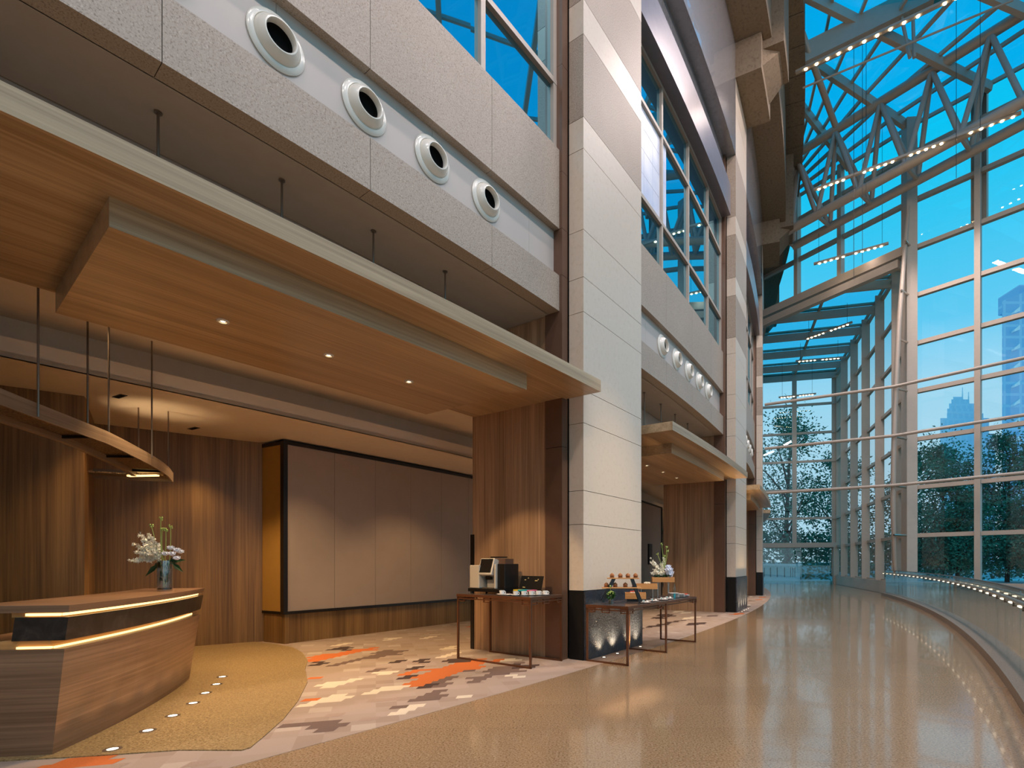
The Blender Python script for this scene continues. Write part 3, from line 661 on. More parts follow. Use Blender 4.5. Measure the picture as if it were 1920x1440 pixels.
# slot downlights in the lower ceiling
for i, (p, lab) in enumerate([((-6.43, 7.27, 3.80), 'small dark recessed slot light in the lower ceiling above the wall corner'), ((-6.70, 9.0, 3.80), 'small dark recessed slot light in the lower ceiling above the walnut wall')]):
    t = thing('slot_downlight', lab, 'downlight', p, -.5, 'slot lights in the lower ceiling')
    MB().box(-.13, .13, -.04, .04, -.006, 0).build('trim', M['black'], t, local=True); MB().box(-.10, .10, -.022, .022, -.010, -.006).build('recess', M['dark'], t, local=True)
# film on a pane of the second window
m = MB(); m.arc(2.55, 4.16, -.452, -.446, 8.99, 10.86)
for s in (2.95, 3.4, 3.85): m.arc(s, s + .012, -.446, -.443, 8.99, 10.86, n=1)
for z in (9.5, 10.0, 10.45): m.arc(2.55, 4.16, -.446, -.443, z, z + .012)
t = NT('pale_film'); n = t.noise(t.tc(), 1.5, 3); M['film'] = t.bsdf(t.ramp(n, [(.3, lin((190, 200, 226))), (.7, lin((226, 230, 240)))]), .3, 0, .5)
tag(m.build('window_film', M['film'], loc=P(3.3, -.45, 9)), 'white sheet of film covering one pane of the second bay window', 'film sheet')
# framed sign on the far partition
t = thing('wall_frame', 'small dark framed sign on the pale partition beyond the buffet', 'frame', P(11.6, -3.6, 1.5))
MB().arc(11.42, 11.86, -3.60, -3.56, 1.45, 2.22, n=1).build('border', M['black'], t); MB().arc(11.45, 11.83, -3.56, -3.553, 1.48, 2.19, n=1).build('panel', M['marble'], t)

# ------------------------------------------------------------------ reception desk
DB0 = Vector((-4.16, 4.11)); DB1 = Vector((-5.12, 6.80)); DD = (DB1 - DB0).normalized(); DN = Vector((DD.y, -DD.x)); DI = Vector((-.985, -.17))
def dpt(u, off, z, inn=0.0, ext=True):       # u 0..1 along the front, off outwards, inn inwards
    L = (DB1 - DB0).length + (.20 * z / 1.17 if ext else 0)
    p = DB0 + DD * (u * L) + DN * (off + .10 * 4 * u * (1 - u)) + DI * inn
    return (p.x, p.y, z)
def desk_slab(mb, z0, z1, o0, o1, inn, u0=0.0, u1=1.0, n=14, inn2=None):
    vs = []; ts = []
    for i in range(n + 1):
        u = u0 + (u1 - u0) * i / n; dpt_in = inn if inn2 is None else inn + (inn2 - inn) * i / n
        for (o, z, w) in ((o0, z0, 0), (o1, z1, 0), (o1, z1, dpt_in), (o0, z0, dpt_in)):
            vs.append(dpt(u, o, z, w)); ts.append((u * 3.0, w, z))
    fs = []
    for i in range(n):
        a = i * 4; b = a + 4
        for k in range(4): fs.append((a + k, b + k, b + (k + 1) % 4, a + (k + 1) % 4))
    fs.append((0, 1, 2, 3)); e = n * 4; fs.append((e + 3, e + 2, e + 1, e))
    return mb.add(vs, fs, ts)
dk = thing('reception_desk', 'curved walnut reception desk with lit gaps and a black marble band', 'desk', (-4.7, 5.5, .012))
desk_slab(MB(), .012, .830, .0, .075, .80).build('base', M['wood_desk'], dk)
desk_slab(MB(), .830, .896, -.03, -.03, .34, .012, .985).build('lower_recess', M['wood_light'], dk)
desk_slab(MB(), .896, 1.078, .078, .10, .36).build('marble_band', M['marble'], dk)
desk_slab(MB(), 1.078, 1.114, .03, .03, .33, .012, .985).build('upper_recess', M['wood_light'], dk)
desk_slab(MB(), 1.114, 1.170, .10, .105, .78, inn2=.70).build('counter_top', M['wood_desk'], dk)
def strip(z0, z1, o):
    m = MB(); vs = []; n = 14
    for i in range(n + 1):
        u = .01 + .97 * i / n; vs += [dpt(u, o, z0), dpt(u, o, z1), dpt(u, o - .012, z1), dpt(u, o - .012, z0)]
    fs = []
    for i in range(n):
        a = i * 4; b = a + 4
        for k in range(4): fs.append((a + k, b + k, b + (k + 1) % 4, a + (k + 1) % 4))
    fs += [(0, 1, 2, 3), (n * 4 + 3, n * 4 + 2, n * 4 + 1, n * 4)]
    m.add(vs, fs)
    m.add([dpt(.004, o, z0, .02), dpt(.004, o, z0, .25), dpt(.004, o, z1, .25), dpt(.004, o, z1, .02), dpt(.012, o, z0, .02), dpt(.012, o, z0, .25), dpt(.012, o, z1, .25), dpt(.012, o, z1, .02)],
          [(0, 1, 2, 3), (7, 6, 5, 4), (0, 4, 5, 1), (1, 5, 6, 2), (2, 6, 7, 3), (3, 7, 4, 0)])
    return m
strip(.834, .850, .0).build('led_strip', M['strip'], dk, local=False)
strip(1.088, 1.108, .055).build('led_strip', M['strip'], dk)
desk_slab(MB(), .80, .845, -.45, -.45, .55, .03, .98).build('work_top', M['wood_desk'], dk)
# ------------------------------------------------------------------ bronze pendant above the desk
outer = [(-4.30, 3.55), (-4.52, 4.07), (-4.83, 5.15), (-4.95, 5.52), (-5.42, 6.58), (-5.80, 7.30), (-6.16, 7.86)]
def smooth_path(pts, n=6):
    out = []
    for i in range(len(pts) - 1):
        p0 = Vector(pts[max(i - 1, 0)]); p1 = Vector(pts[i]); p2 = Vector(pts[i + 1]); p3 = Vector(pts[min(i + 2, len(pts) - 1)])
        for j in range(n):
            t = j / n
            out.append(.5 * ((2 * p1) + (p2 - p0) * t + (2 * p0 - 5 * p1 + 4 * p2 - p3) * t * t + (3 * p1 - p0 - 3 * p2 + p3) * t ** 3))
    out.append(Vector(pts[-1])); return out
outer = [(a * k, b * k, 1.35 * (k - 1)) for (a, b), k in zip(outer, (1.11, 1.11, 1.10, 1.09, 1.045, 1.035, 1.03))]; op = smooth_path(outer)
pd = thing('pendant_light', 'curved bronze pendant trough on thin rods above the desk', 'pendant light', (-5.9, 6.7, 2.84))
def ribbon(mb, path, offs, z0, z1, th):      # a vertical plate following path, moved inwards by offs
    n = len(path); vs = []; fs = []
    for i, p in enumerate(path):
        d = (path[min(i + 1, n - 1)] - path[max(i - 1, 0)]); nn = Vector((-d.y, d.x)).normalized()
        for (o, z) in ((offs, z0), (offs, z1), (offs + th, z1), (offs + th, z0)):
            vs.append((p.x + nn.x * o, p.y + nn.y * o, z + p.z))
    for i in range(n - 1):
        a = i * 4; b = a + 4
        for k in range(4): fs.append((a + k, b + k, b + (k + 1) % 4, a + (k + 1) % 4))
    fs += [(0, 1, 2, 3), (n * 4 - 1, n * 4 - 2, n * 4 - 3, n * 4 - 4)]
    return mb.add(vs, fs)
ribbon(MB(), op, 0, 2.71, 2.85, .02).build('outer_plate', M['pendant'], pd)
ribbon(MB(), op[:-4], .38, 2.70, 2.80, .055).build('inner_rail', M['pendant'], pd)
ribbon(MB(), op[:-3], .045, 2.765, 2.78, .335).build('mesh_panel', M['hammer'], pd)
for i in (3, 13, 22, 29):
    m = MB()
    d = (op[i + 1] - op[i]).normalized(); nn = Vector((-d.y, d.x, 0)).normalized(); q0 = op[i] + nn * .02; q1 = op[i] + nn * .40 + d * .1
    m.bar((q0.x, q0.y, 2.745 + q0.z), (q1.x, q1.y, 2.745 + q0.z), .038, .03); m.build('cross_bar', M['black'], pd)
bk = [Vector((-6.345, 8.096, .04)), Vector((-6.80, 7.95, .04)), Vector((-7.24, 7.74, .04))]
ribbon(MB(), bk, -.02, 2.71, 2.85, .02).build('rear_plate', M['pendant'], pd); ribbon(MB(), bk, .03, 2.75, 2.77, .29).build('rear_panel', M['hammer'], pd)
MB().bar((-6.23, 7.67, 2.775), (-6.70, 7.72, 2.775), .05, .02).build('lamp', M['strip'], pd)
for (i, z) in ((1, 4.36), (7, 4.36), (13, 4.36), (19, 4.36), (24, 4.36)):
    pass
for (x, y, zt) in ((-5.09, 4.90, 4.36), (-5.33, 5.64, 4.36), (-5.44, 6.01, 4.36), (-5.60, 6.80, 4.36), (-6.33, 7.99, 3.80), (-6.62, 7.80, 3.80)):
    MB().tube([(x, y, 2.86), (x, y, zt)], .009, 8).build('hanger_rod', M['rod'], pd)

# ------------------------------------------------------------------ flowers on the desk
def crosspt(px, Y): return Vector(((px - 1100) / 990. * Y, Y))
def flower_spray(mb, base, tip, n, spread, size, seed):
    rng = random.Random(seed); base = Vector(base); tip = Vector(tip)
    for i in range(n):
        t = rng.random() ** .8; c = base.lerp(tip, t); w = spread * (1 - .55 * t)
        c += Vector((rng.gauss(0, w), rng.gauss(0, w), rng.gauss(0, w * .8)))
        ax = Vector((rng.gauss(0, 1), rng.gauss(0, 1), rng.gauss(.3, 1))).normalized(); u = ax.orthogonal().normalized(); v = ax.cross(u)
        for k in range(4):
            a = k * PI / 2 + rng.random(); d = (u * math.cos(a) + v * math.sin(a)) + ax * .35
            mb.leaf(c, d, size * rng.uniform(.8, 1.25), size * .7, ax)
    return mb
def rose(mb, c, r, rng):
    c = Vector(c)
    for ring, (n, tilt, rr) in enumerate(((6, .75, 1.0), (6, 1.05, .85), (4, 1.3, .6))):
        for k in range(n):
            a = 2 * PI * k / n + ring * .5; d = Vector((math.cos(a) * math.cos(tilt), math.sin(a) * math.cos(tilt), math.sin(tilt)))
            mb.leaf(c + Vector((0, 0, r * .12 * ring)) - Vector((0, 0, r * .5)), d, r * 1.5 * rr, r * 1.35, Vector((math.cos(a), math.sin(a), -.5)), .3)
    mb.blob(c - Vector((0, 0, r * .10)), r * .80, r * .80, r * .62, 10, 6)
def bud_stem(st, bd, p0, p1, bend, rng, r=.004):
    p0 = Vector(p0); p1 = Vector(p1); pts = []
    for i in range(7):
        t = i / 6; pts.append(p0.lerp(p1, t) + Vector((bend * math.sin(t * PI), 0, 0)))
    st.tube(pts, r, 6)
    for k in range(6):
        a = rng.random() * 2 * PI; o = Vector((math.cos(a) * .014, math.sin(a) * .014, rng.uniform(-.012, .02)))
        bd.blob(p1 + o, .009, .009, .012, 6, 4)
VY = 6.25; vb = crosspt(309, VY); VZ = 1.1702
def vp(px, py, dy=0.0):
    Y = VY + dy; return Vector(((px - 1100) / 990. * Y, Y, 1.5 + (1056 - py) / 990. * Y))
vs = thing('glass_vase', 'clear glass cylinder vase holding flowers on the desk', 'vase', (vb.x, vb.y, VZ))
MB().lathe([(.001, .0), (.074, 0), (.076, .01), (.076, .36), (.071, .36), (.071, .018), (.001, .018)], 28, close=False).build('glass', M['vaseglass'], vs, local=True, smooth=True)
MB().lathe([(.001, .02), (.069, .02), (.069, .04), (.001, .04)], 20, close=False).build('pebble_layer', M['blackplain'], vs, local=True)
bq = thing('flower_bouquet', 'white orchid and rose bouquet with tall green buds in the desk vase', 'flowers', (vb.x, vb.y, VZ + .04))
rng = random.Random(5)
m = MB()
for i in range(15):
    base = vp(rng.uniform(292, 312), rng.uniform(1040, 1052), rng.uniform(-.08, .08)); tip = vp(*[(262, 1000), (250, 1020), (242, 1052), (254, 1050), (278, 1001), (284, 1008), (270, 1030), (264, 1045), (290, 1022), (275, 1018), (256, 1036), (283, 1040), (268, 1012), (276, 1047), (288, 1034)][i], rng.uniform(-.1, .1))
    flower_spray(m, base.lerp(tip, .25), tip, 46, .019, .023, i)
m.build('orchid_spray', M['petal'], bq)
for (px, py, dy) in ((320, 1027, .0), (332, 1031, -.05), (310, 1038, -.1), (322, 1038, -.12), (331, 1046, -.08), (338, 1034, .05)):
    m = MB(); rose(m, vp(px, py, dy), .036, rng); m.build('rose', M['rosew'], bq)
st = MB(); bd = MB()
for (a, b2, bend) in (((304, 1050), (301.5, 973), -.008), ((306, 1052), (304, 994), -.01), ((309, 1050), (311, 994), .006), ((318, 1048), (320, 988), .006), ((297, 1045), (284, 987), .006)):
    bd = MB(); bud_stem(st, bd, vp(*a), vp(*b2), bend, rng); bd.build('bud', M['stem'], bq)
for (a, b2) in (((308, 1100), (300, 1050)), ((306, 1102), (312, 1050)), ((311, 1098), (318, 1048)), ((309, 1104), (306, 1046))):
    st.tube([vp(*a), vp(*b2)], .004, 6)
st.build('stem', M['stem'], bq)
lf = MB()
for (a, b2, w) in (((300, 1055), (272, 1081), .06), ((318, 1052), (348, 1050), .06), ((322, 1055), (344, 1073), .055), ((305, 1054), (322, 1066), .07), ((312, 1050), (330, 1058), .07), ((300, 1052), (296, 1068), .08), ((308, 1052), (312, 1068), .08), ((309, 1085), (300, 1070), .05), ((309, 1080), (318, 1068), .05), ((308, 1096), (316, 1082), .05), ((306, 1090), (299, 1082), .045), ((320, 1048), (336, 1044), .06)):
    p = vp(*a); q = vp(*b2, rng.uniform(-.04, .04)); lf.leaf(p, q - p, (q - p).length, w, (.3, -1, .3))
lf.build('leaf', M['leafdk'], bq)

# ------------------------------------------------------------------ tables
def make_table(name, label, s0, s1, r0, r1, z1, frames_along):
    """frames_along 's': U frames at given s; built in the drum's s, r coordinates."""
    t = thing(name, label, 'table', P((s0 + s1) / 2, (r0 + r1) / 2, 0)); w = .028
    MB().arc(s0, s1, r0, r1, z1 - .03, z1, n=4).build('table_top', M['stonetop'], t)
    e = MB()
    for (a, b, c, d) in ((s0 - .004, s1 + .004, r0 - .006, r0), (s0 - .004, s1 + .004, r1, r1 + .006), (s0 - .006, s0, r0, r1), (s1, s1 + .006, r0, r1)):
        e.arc(a, b, c, d, z1 - .042, z1 - .001, n=4)
    e.build('edge_band', M['copper'], t)
    for s in frames_along:
        f = MB()
        for r in (r0, r1 - w): f.arc(s, s + w, r, r + w, 0, z1 - .03, n=1)
        f.arc(s, s + w, r0, r1, 0.0, w, n=1)
        f.build('leg_frame', M['copper'], t)
    # fretwork rail under the top on all four sides
    g = MB(); zb = z1 - .115; h = .018
    def fret(fn, L):
        fn(0, L, zb + .035, zb + .035 + h)
        for u in (0.02, L * .38, L - .02 - .15 * min(1, L)):
            ww = .15 * min(1, L + .2)
            for (x0, x1, za, zc) in ((u, u + ww, zb, zb + .014), (u, u + ww, zb + .060, zb + .074), (u, u + .014, zb, zb + .074), (u + ww - .014, u + ww, zb, zb + .074)): fn(x0, x1, za, zc)
    for rr in (r0, r1 - .018): fret(lambda a, b, za, zc: g.arc(s0 + a, s0 + b, rr, rr + .018, za, zc, n=1), s1 - s0)
    for ss in (s0, s1 - .018): fret(lambda a, b, za, zc: g.arc(ss, ss + .018, r0 + a, r0 + b, za, zc, n=1), r1 - r0)
    g.build('fretwork', M['copper'], t)
    return t
T1Z, T2Z = 1.02, .87
make_table('buffet_table', 'bronze framed coffee table against the wood pier, with the coffee machine', -1.02, -.26, -1.76, -.25, T1Z, (-1.02, -.29))
make_table('buffet_table', 'long bronze framed buffet table with pastries before the black column base', -.06, 2.66, .05, .78, T2Z, (-.06, 1.27, 2.632))

def sr_frame(s, r, z): # local +X outwards (towards the viewer's right), +Y away along the front
    return P(s, r, z), heading(s)
# coffee machine (faces the viewer: local -Y)
def at(name, label, cat, s, r, z, rot=0.0, group=None):
    p, h = sr_frame(s, r, z); return thing(name, label, cat, p, h + rot, group)
cm = at('coffee_machine', 'silver and black coffee machine with a tilted screen on the table', 'coffee machine', -.62, -1.36, T1Z)
for (x, y) in ((-.30, -.16), (.30, -.16), (-.30, .16), (.30, .16)): MB().lathe([(.02, 0), (.02, .03)], 10, Matrix.Translation((x, y, 0))).build('foot', M['black'], cm, local=True)
MB().box(-.36, .36, -.20, .22, .03, .085).build('base', M['black'], cm, local=True, bevel=.006)
MB().box(-.33, -.12, -.19, .20, .085, .45).build('milk_cooler', M['silver'], cm, local=True, bevel=.012)
MB().box(-.085, .20, -.05, .20, .085, .44).build('body', M['black'], cm, local=True, bevel=.008)
MB().box(-.07, .18, -.058, -.05, .09, .33).build('front_plate', M['silver'], cm, local=True, bevel=.003)
MB().box(.175, .205, -.16, .20, .085, .47).build('side_plate', M['silver'], cm, local=True, bevel=.006)
T = Matrix.Translation((.0, -.14, .40)) @ Matrix.Rotation(-.30, 4, 'X')
sc = MB().box(-.16, .14, -.02, .09, -.11, .16, T).build('screen_housing', M['silver'], cm, local=True, bevel=.008)
MB().box(-.135, .115, -.026, -.019, -.075, .145, T).build('screen', M['black'], sc, local=True)
MB().box(-.05, .05, -.12, -.06, .22, .30).build('spout', M['black'], cm, local=True, bevel=.006)
MB().box(-.07, .17, -.17, -.06, .085, .10).build('drip_tray', M['chrome'], cm, local=True)
MB().box(.205, .36, -.12, .20, .085, .47).build('side_unit', M['black'], cm, local=True, bevel=.008)
MB().box(-.02, .13, -.02, .17, .44, .57).build('bean_hopper', M['vaseglass'], cm, local=True); MB().box(-.03, .14, -.03, .18, .565, .585).build('hopper_lid', M['black'], cm, local=True)
MB().box(.14, .28, -.02, .17, .47, .55).build('bean_hopper', M['bronze'], cm, local=True)
# tea box with its lid up
tb = at('tea_box', 'open black tea box with coloured sachets and a raised lid', 'box', -.58, -.70, T1Z)
MB().box(-.24, .20, -.10, .10, 0, .055).build('tray', M['black'], tb, local=True, bevel=.004)
T = Matrix.Translation((0, .10, .055)) @ Matrix.Rotation(-.30, 4, 'X')
ld = MB().box(-.24, .20, -.006, .006, 0, .235, T).build('lid', M['black'], tb, local=True)
m = MB()
for (x, y, w) in ((-.16, .17, .03), (-.10, .20, .02), (-.17, .05, .05), (.05, .16, .05), (.10, .18, .02)): m.box(x, x + w, -.008, -.0065, y - .008, y + .008, T)
m.build('gold_print', M['gold'], ld, local=True)
for i, (c, x) in enumerate((('yel', -.20), ('teal', -.105), ('teal', -.02), ('pink', .075))):
    MB().box(x, x + .085, -.08, .06, .045, .075).build('sachet', M[c], tb, local=True)
# cups, saucers, tray
def make_cup(n=18):
    t = thing('coffee_cup', 'x', 'cup'); MB().lathe([(.001, 0), (.026, 0), (.036, .02), (.040, .062), (.037, .062), (.033, .022), (.001, .008)], n, close=False).build('bowl', M['ceramic'], t, local=True, smooth=True)
    pts = [Vector((.037 + .022 * math.sin(a), 0, .034 + .020 * math.cos(a))) for a in [i * PI / 6 for i in range(7)]]
    MB().tube(pts, .005, 6).build('handle', M['ceramic'], t, local=True, smooth=True); return t
def make_saucer():
    return tag(MB().lathe([(.001, 0), (.035, 0), (.066, .012), (.068, .015), (.035, .006), (.001, .005)], 22, close=False).build('saucer', M['ceramic'], loc=(0, 0, 0), smooth=True), 'x', 'saucer')
CUP = make_cup(); SAU = make_saucer(); first = True
tr = at('serving_tray', 'white oval tray under a single cup before the tea box', 'tray', -.90, -.85, T1Z)
MB().lathe([(.001, 0), (.12, 0), (.155, .016), (.157, .02), (.118, .008), (.001, .008)], 26, Matrix.Scale(.62, 4, (0, 1, 0)), False).build('dish', M['ceramic'], tr, local=True, smooth=True)
cups = [(-.90, -.91, T1Z + .009, 'white cup on the oval tray beside the coffee machine', None)]
for i, (s, r) in enumerate(((-.92, -.62), (-.84, -.53), (-.74, -.47), (-.64, -.42), (-.55, -.36))):
    cups.append((s, r, T1Z + .006, 'white cup and handle, %s in the row leading away from the tray' % ORDW[i], SAU))
for (s, r, z, lab, sa) in cups:
    p, h = sr_frame(s, r, z)
    if first: CUP.location = p; CUP.rotation_euler = (0, 0, h + .3); CUP['label'] = lab; CUP['group'] = 'coffee cups'; first = False
    else: copy_tree(CUP, None, p, h + .3, lab, 'coffee cups')
for i, (s, r, z, lab, sa) in enumerate(cups[1:]):
    lab = 'white saucer under the %s cup in the row from the tray' % ORDW[i]
    if i == 0: SAU.location = P(s, r, T1Z); SAU['label'] = lab; SAU['group'] = 'cup saucers'
    else: copy_tree(SAU, None, P(s, r, T1Z), 0, lab, 'cup saucers')

# buffet things on the long table
pl = at('potted_plant', 'small green plant with pale flowers in a glass at the table corner', 'plant', .16, .36, T2Z)
MB().lathe([(.001, 0), (.035, 0), (.045, .08), (.041, .08), (.033, .006), (.001, .006)], 18, close=False).build('glass_pot', M['vaseglass'], pl, local=True, smooth=True)
MB().lathe([(.001, .008), (.032, .008), (.037, .06), (.001, .06)], 16, close=False).build('soil', M['leafdk'], pl, local=True)
rng = random.Random(9); m = MB()
for i in range(220):
    d = Vector((rng.gauss(0, 1), rng.gauss(0, 1), rng.gauss(.2, 1))).normalized(); c = Vector((0, 0, .135)) + d * .05 * rng.random() ** .4; m.leaf(c, d, .038, .024)
m.build('foliage', M['leaf'], pl, local=True)
m = MB()
for i in range(16):
    d = Vector((rng.gauss(.2, 1), rng.gauss(-.5, 1), rng.gauss(.8, .6))).normalized(); m.blob(Vector((.01, -.01, .15)) + d * .05, .011, .011, .011, 6, 4)
m.blob((-.01, 0, .275), .016, .016, .02, 6, 5); m.build('blossom', M['stem'], pl, local=True); MB().tube([(0, 0, .1), (-.01, 0, .27)], .003, 6).build('stem', M['stem'], pl, local=True)

sd = at('dessert_stand', 'two-tier wooden dessert stand on slanted black legs', 'stand', .42, .40, T2Z, .58)
MB().box(-.31, .30, -.085, .085, .235, .255).build('lower_board', M['wood_light'], sd, local=True, bevel=.003)
MB().box(-.23, .27, -.07, .07, .385, .402).build('upper_board', M['wood_light'], sd, local=True, bevel=.003)
for (sx, sy) in ((-1, -1), (-1, 1), (1, -1), (1, 1)):
    MB().bar((sx * .30 - .005, sy * .085, 0.024), (sx * .14 + .02, sy * .045, .39), .05, .035, (0, 1, 0)).build('leg', M['black'], sd, local=True)
def make_cake():
    t = thing('pastry_dome', 'x', 'pastry'); rg = random.Random(2); random.seed(2)
    MB().blob((0, 0, .034), .036, .036, .034, 12, 8, .07).build('cake', M['cake'], t, local=True, smooth=True)
    MB().lathe([(.001, 0), (.034, 0), (.037, .012), (.001, .012)], 14, close=False).build('paper_case', M['bronze'], t, local=True)
    MB().blob((0, 0, .07), .008, .008, .010, 6, 4).build('topping', M['gold'], t, local=True); return t
CK = make_cake(); first = True
p0 = sd.location; h0 = sd.rotation_euler.z
for tier, (z, xs) in enumerate(((.2552, (-.24, -.10, .06, .20)), (.4022, (-.15, -.02, .10, .22)))):
    for i, x in enumerate(xs):
        q = p0 + Matrix.Rotation(h0, 4, 'Z') @ Vector((x, 0.0, z)); lab = 'brown domed pastry on the %s board of the stand, %s from the plant end' % (('lower', 'upper')[tier], ORDW[i])
        if first: CK.location = q; CK['label'] = lab; CK['group'] = 'domed pastries on the stand'; first = False
        else: copy_tree(CK, None, q, i * .7, lab, 'domed pastries on the stand')
def riser(label, s, r, w, d, z0, z1, post):
    t = at('riser_box', label, 'riser', s, r, T2Z, .52)
    b = MB()
    b.box(-w / 2, w / 2, -d / 2, d / 2, z0, z0 + .012)
    for (x0, x1, y0, y1) in ((-w / 2, w / 2, -d / 2, -d / 2 + .012), (-w / 2, w / 2, d / 2 - .012, d / 2), (-w / 2, -w / 2 + .012, -d / 2 + .012, d / 2 - .012), (w / 2 - .012, w / 2, -d / 2 + .012, d / 2 - .012)): b.box(x0, x1, y0, y1, z0 + .012, z1)
    b.box(-w / 2 + .012, w / 2 - .012, -d / 2 + .012, d / 2 - .012, z1 - .03, z1 - .02)
    b.build('box', M['wood_light'], t, local=True)
    if post:
        for (x, y) in ((-.10, -.06), (.10, -.06), (-.10, .06), (.10, .06)):
            MB().tube([(x, y, .0), (x, y, z0)], .008, 8).build('post', M['chrome'], t, local=True)
    else: MB().box(-w / 2 + .03, w / 2 - .03, -d / 2 + .02, d / 2 - .02, 0, z0).build('foot', M['black'], t, local=True)
    return t
riser('low orange wood riser box beside the dessert stand', .92, .38, .34, .22, .045, .145, False)
r2 = riser('middle wood riser box raised on thin posts', 1.42, .34, .36, .22, .185, .275, True)
r3 = riser('tallest wood riser box under the white flowers', 2.06, .36, .40, .24, .285, .375, True)
# small rolls and white flower on the boxes
for i in range(6):
    q = P(.84 + .035 * i, .34 + .02 * (i % 2) * 2, T2Z + .1255); lab = 'small red-topped roll on the low riser box, %s of the row' % ORDW[i]
    t = thing('canape_roll', lab, 'canape', q, .6, 'red-topped rolls on the low box'); MB().lathe([(.001, 0), (.017, 0), (.017, .03), (.001, .03)], 12, close=False).build('roll', M['petal'], t, local=True)
    MB().blob((0, 0, .038), .017, .017, .012, 8, 5).build('topping', M['red'], t, local=True, smooth=True)
t = thing('cut_flower', 'single white flower lying on the middle riser box', 'flower', P(1.40, .34, T2Z + .256)); rng = random.Random(4); m = MB(); rose(m, Vector((0, 0, .03)), .035, rng); rose(m, Vector((.05, .03, .03)), .03, rng); m.build('petals', M['petal'], t, local=True)
# flower arrangement on the tallest box
fa = thing('flower_arrangement', 'white blossom arrangement with tall buds on the tallest riser box', 'flowers', P(2.06, .36, T2Z + .356)); rng = random.Random(21); m = MB()
def fp(dx, dz, dy=0): # dx along the picture horizontal, metres
    return Vector((dx, dy, dz))
for i in range(16):
    tip = fp(rng.uniform(-.26, .04), rng.uniform(.08, .40), rng.uniform(-.10, .10)); flower_spray(m, fp(0, .06), tip, 34, .020, .024, 50 + i)
m.build('blossom_spray', M['petal'], fa, local=True)
for (dx, dz, dy) in ((.10, .10, -.05), (.13, .16, -.02), (.15, .10, 0), (.10, .21, .02), (.08, .15, -.08), (.12, .05, -.06)):
    m = MB(); rose(m, fp(dx, dz, dy), .055, rng); m.build('rose', M['rosew'], fa, local=True)
st = MB(); bd = MB()
for (x, z) in ((-.10, .44), (-.02, .62), (.03, .40), (.07, .56), (.09, .50)): bd = MB(); bud_stem(st, bd, fp(.01, .1), fp(x, z), .01, rng); bd.build('bud', M['stem'], fa, local=True)
st.build('stem', M['stem'], fa, local=True)
m = MB()
for i in range(60):
    a = rng.random() * 2 * PI; m.leaf(fp(rng.uniform(-.12, .12), rng.uniform(.0, .05), rng.uniform(-.08, .08)), Vector((math.cos(a), math.sin(a), rng.uniform(-.1, .5))), .09, .045)
m.build('leaf', M['leafdk'], fa, local=True)
bt = at('glass_bottle', 'tall pale blue glass bottle standing behind the plates', 'bottle', 1.98, .62, T2Z)
MB().lathe([(.001, 0), (.024, 0), (.026, .01), (.026, .17), (.012, .21), (.010, .26), (.001, .26)], 18, close=False).build('body', M['glass'], bt, local=True, smooth=True)
MB().lathe([(.001, .004), (.020, .004), (.020, .08), (.001, .08)], 16, close=False).build('liquid', M['teal'], bt, local=True)
# plates
PLATE = None
def plate_at(p, label, group):
    global PLATE
    if PLATE is None:
        PLATE = tag(MB().lathe([(.001, 0), (.06, 0), (.098, .012), (.100, .015), (.058, .005), (.001, .005)], 24, close=False).build('plate', M['ceramic'], loc=(0, 0, 0), smooth=True), label, 'plate', group); PLATE.location = p; return PLATE
    return copy_tree(PLATE, None, p, 0, label, group)
for (s, r, n, w) in ((2.05, .58, 7, 'tallest plate stack by the posts'), (2.28, .60, 5, 'middle plate stack'), (2.46, .62, 3, 'lowest plate stack by the red napkin')):
    for i in range(n): plate_at(P(s, r, T2Z + i * .0125), 'white plate in the %s, %s' % (w, ['bottom one', 'second from its base', 'third from its base', 'fourth from its base', 'fifth from its base', 'sixth from its base', 'top one'][i]), 'stacked white plates')
for i, (s, r) in enumerate(((.70, .66), (1.05, .64), (1.46, .62), (1.74, .60))):
    w = ['beside the dessert stand legs', 'before the low riser box', 'before the middle riser box', 'before the pale blue bottle'][i]
    plate_at(P(s, r, T2Z), 'single white plate of small glasses %s' % w, 'single plates along the table front')
    for j, (dx, dy) in enumerate(((-.035, 0), (.03, .03), (.03, -.035))):
        q = P(s + dx, r + dy, T2Z + .0055); t = thing('dessert_glass', '%s small dessert glass on the plate %s' % (('first', 'second', 'third')[j], w), 'glass', q, 0, 'small dessert glasses')
        MB().lathe([(.001, 0), (.016, 0), (.021, .035), (.019, .035), (.014, .004), (.001, .004)], 12, close=False).build('cup', M['ceramic'] if j else M['vaseglass'], t, local=True, smooth=True)
        MB().blob((0, 0, .024), .015, .015, .012, 8, 5).build('filling', M['petal'] if j else M['teal'], t, local=True)
t = thing('napkin', 'folded red napkin at the far end of the buffet table', 'napkin', P(2.58, .60, T2Z), .3)
m = MB(); m.hexa([(-.05, -.05, 0), (.05, -.05, 0), (.05, .05, 0), (-.05, .05, 0)], [(-.02, -.045, .05), (.02, -.045, .06), (.02, .045, .06), (-.02, .045, .05)]); m.build('cloth', M['red'], t, local=True, bevel=.006)

